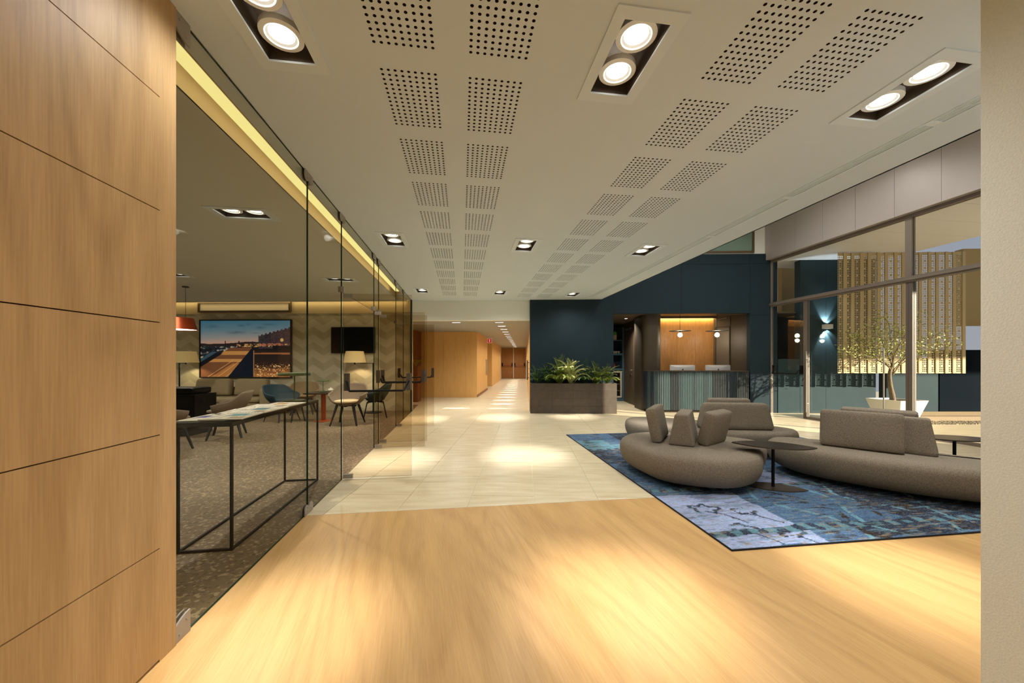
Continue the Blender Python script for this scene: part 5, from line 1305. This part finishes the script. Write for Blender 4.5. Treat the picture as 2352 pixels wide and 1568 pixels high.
# framed picture
def piccol(fx, fy, X, Y):
    asp = 210/135.; col = np.zeros(X.shape+(3,))
    def put(m, c, a=1.0): col[m] = col[m]*(1-a) + L3(c)*a
    sky = [(0.0, (196, 150, 130)), (.12, (190, 160, 150)), (.3, (150, 152, 158)), (.6, (104, 136, 156)), (1.0, (62, 118, 150))]
    hz = .565; f = np.clip((fy-hz)/(1-hz), 0, 1)
    for ch in range(3): col[..., ch] = np.interp(f + (.12*(1-fx)-.1), [s[0] for s in sky], [L3(s[1])[ch] for s in sky])
    cl = np.zeros_like(X)
    for cx_, cy_, w, h, a in ((.40, .79, .10, .035, .8), (.45, .915, .05, .03, .6), (.53, .935, .05, .03, .5), (.67, .875, .06, .03, .75), (.76, .93, .10, .025, .5), (.12, .90, .10, .04, .5), (.61, .78, .06, .012, .4)):
        cl = np.maximum(cl, a*np.exp(-(((fx-cx_)/w)**2+((fy-cy_)/h)**2)*1.6)*(.3+1.2*fbm(fx*14, fy*22, int(cx_*100))))
    cl = np.clip(cl, 0, .85)[..., None]; col = col*(1-cl) + L3((52, 84, 108))*cl
    # land
    put(fy < hz, (28, 24, 26))
    hill = .575 + .03*fbm(fx*6, fy*0, 4) + .035*np.exp(-((fx-.55)/.22)**2); put((fy < hill) & (fy >= hz-.03), (44, 34, 34))
    put((np.abs(fx-.275) < .006) & (fy < .64) & (fy > hz), (40, 32, 34)); put((np.abs(fx-.43) < .009) & (fy < .635) & (fy > hz), (44, 36, 36))
    bl = .72 + (fx-.645)*.42 + .02*(np.mod(fx*23, 1) > .5); m = (fx > .645) & (fy < bl) & (fy > .50); put(m, (48, 44, 52)); put(m & (fx > .78), (66, 50, 56))
    win = m & (np.mod(fx*60, 1) < .5) & (np.mod(fy*34-fx*9, 1) < .4) & (fbm(fx*40, fy*40, 8) > .5); put(win, (120, 100, 90), .6)
    m = (fx > .4) & (fy < .585) & (fy > .53) & (fbm(fx*50, fy*60, 12) > .58); put(m, (206, 160, 104)); m = (fx > .66) & (fy < .60) & (fy > .55) & (fbm(fx*34, fy*30, 15) > .5); put(m, (176, 100, 80))
    put((np.hypot((fx-.905)*asp, fy-.655) < .03), (226, 190, 120), .9); put((fx > .80) & (fy < .555) & (fy > .50), (22, 22, 26))
    # marina
    m = (fx < .42-(.56-fy)*.35) & (fy < .545) & (fy > .20); put(m, (34, 40, 50)); n1 = fbm(fx*26, fy*34, 21)
    put(m & (n1 > .58), (120, 124, 130)); put(m & (n1 > .68), (196, 180, 150)); put(m & (n1 < .36), (18, 20, 26))
    # promenade, curving quay
    x_l = -.10 + (fy*1.0)*1.02; x_r = .305 + fy*.52
    q = (fy < .52); prom = q & (fx > x_l - .10) & (fx < x_r); put(prom, (116, 74, 50))
    lt = .5+.5*np.cos((fy*1.0)**.5*58); put(prom & (lt > .55) & (fy > .25), (206, 150, 84), .8); put(prom & (fy < .24) & (fx > .12+fy), (186, 124, 66), .75)
    for k in (.08, .19, .28): put(prom & (np.abs(fx-(k+fy*(1.02-.75*k))) < .004) & (fy < .3), (220, 170, 110))
    put(q & (fx < x_l-.10+.02) & (fx > x_l-.22) & (fy < .42), (20, 24, 32)); put(q & (np.abs(fx-(x_l-.20)) < .03) & (fy < .45) & (fy > .18), (58, 84, 104))
    # shadow wedge and wall
    sw = q & (fx >= x_r) & (fx < .585 + .0*fy); put(sw, (14, 20, 36)); put(q & (np.abs(fx-.592+.0*fy) < .006) & (fy < .47), (150, 112, 80))
    # sand
    sd_ = (fy < .47) & (fx > .597); put(sd_, (40, 28, 26)); n2 = fbm(fx*60, fy*70, 33, 3)
    fl_ = np.clip((.22-fy)/.2 + (n2-.5)*1.4, 0, 1)[..., None]*sd_[..., None]; col[:] = col*(1-fl_) + L3((176, 112, 60))*fl_
    put(sd_ & (n2 > .66) & (fy < .22), (236, 196, 140)); put(sd_ & (np.abs(fy-.415) < .012+.01*(fx-.6)) , (160, 100, 62), .9); put(sd_ & (np.abs(fy-.475) < .008), (190, 140, 90))
    return np.clip(col*1.25, 0, 1)
tP = TL-.03
p0, p1, pz0, pz1 = s_at(459, tP), s_at(670, tP), z_at(868, 9.95), z_at(733, 9.95)
pp_ = thing('framed_picture', 'large black framed glowing photograph of a seaside promenade at dusk on the lounge wall', 'picture', (0, 0, 0), B)
color_grid(p0+.03, p1-.03, pz0+.03, pz1-.03, TL-.036, 280, 180, piccol, 'print', 'picture_print', pp_, 'xz')
b = MB()
for x0, x1, z0, z1 in ((p0, p1, pz0, pz0+.03), (p0, p1, pz1-.03, pz1), (p0, p0+.03, pz0+.03, pz1-.03), (p1-.03, p1, pz0+.03, pz1-.03)): b.box(x0, x1, TL-.055, TL-.002, z0, z1)
b.obj('frame', 'black_matt', pp_); MB().box(p0+.03, p1-.03, TL-.032, TL-.004, pz0+.03, pz1-.03).obj('backing', 'black_matt', pp_)
# long white panel in a brown frame above the picture
g0, g1 = z_at(716, 9.9), z_at(692, 9.9)
ph_ = thing('wall_panel', 'long pale lit wall panel in a brown frame above the seaside picture', 'panel', (0, 0, 0), B)
b = MB(); f_ = .045
for x0, x1, z0, z1 in ((p0, p1, g0, g0+f_), (p0, p1, g1-f_, g1), (p0, p0+f_, g0+f_, g1-f_), (p1-f_, p1, g0+f_, g1-f_)): b.box(x0, x1, TL-.10, TL-.024, z0, z1)
b.obj('frame', 'panel_frame_brown', ph_); MB().box(p0+f_, p1-f_, TL-.07, TL-.024, g0+f_, g1-f_).obj('panel', 'panel_white_lit', ph_)
# wall screen
v0, v1 = s_at(762, tP), s_at(862, tP); tv = thing('wall_screen', 'flat black television screen on the chevron wall', 'television', (0, 0, 0), B)
MB().box(v0, v1, TL-.07, TL-.03, z_at(811, 9.9), z_at(751, 9.9)).obj('casing', 'black_matt', tv); MB().box(v0+.012, v1-.012, TL-.073, TL-.07, z_at(811, 9.9)+.012, z_at(751, 9.9)-.012).obj('screen', 'black_gloss', tv)
MB().box((v0+v1)/2-.15, (v0+v1)/2+.15, TL-.03, TL, 1.5, 1.7).obj('bracket', 'black_matt', tv)

# ================================================================ PASSAGE AND CORRIDOR THINGS
s0, s1_ = s_at(942, 12.0), s_at(961, 12.0)
pb = thing('plant_pedestal', 'red-brown wooden plant box beyond the end of the glass wall', 'planter', Rc((s0+s1_)/2, 12.1, 0), B)
hw2 = (s1_-s0)/2; hzz = z_at(841, 12.0)
MB().box(-hw2, hw2, -.2, .2, 0, hzz-.10).box(-hw2, -hw2+.03, -.2, .2, hzz-.10, hzz).box(hw2-.03, hw2, -.2, .2, hzz-.10, hzz).box(-hw2+.03, hw2-.03, -.2, -.17, hzz-.10, hzz).box(-hw2+.03, hw2-.03, .17, .2, hzz-.10, hzz).obj('box', 'oak_red', pb)
MB().box(-hw2+.03, hw2-.03, -.17, .17, hzz-.10, hzz-.05).obj('soil', 'soil', pb)
fn = thing('fern', 'bright lime fern in the red-brown plant box', 'plant', Rc((s0+s1_)/2, 12.1, hzz-.052), B)
fme = frond_mesh('frond', 'leaf_lime', .62, 62, 95, 14, .14, 3)
for k in range(8):
    o = bpy.data.objects.new('frond', fme); C.objects.link(o); o.parent = fn; o.rotation_euler = (0, 0, -1.75+.42*k); o.scale = (.7, .7, .7)
MB().lathe([(.03, 0), (.02, .04), (0, .05)], 8).obj('crown', 'leaf_lime', fn)
# red fire sign
tE = 15.6; se = s1+.012
sg = thing('fire_sign', 'small red sign with a white upright symbol on the corridor wall edge', 'sign', Rc(se+.0, 17.20, z_at(782, 17.2)), B)
MB().box(0, .21, -.006, .006, -.105, .105).obj('plate', 'sign_white', sg); MB().box(.012, .198, -.009, -.006, -.093, .093).obj('red_face', 'red_sign', sg)
MB().box(.085, .125, -.012, -.009, -.06, .06).box(.07, .14, -.012, -.009, .045, .06).obj('symbol', 'sign_white', sg)
MB().box(-.012, 0.0, -.01, .01, -.02, .02).obj('bracket', 'steel', sg)
pn = MB().box(s1+.001, s1+.016, 16.6, 17.2, .72, 1.42).obj('notice_panel', 'steel', rz=B); tag(pn, 'slim grey metal panel on the side of the corridor wood block', 'panel')
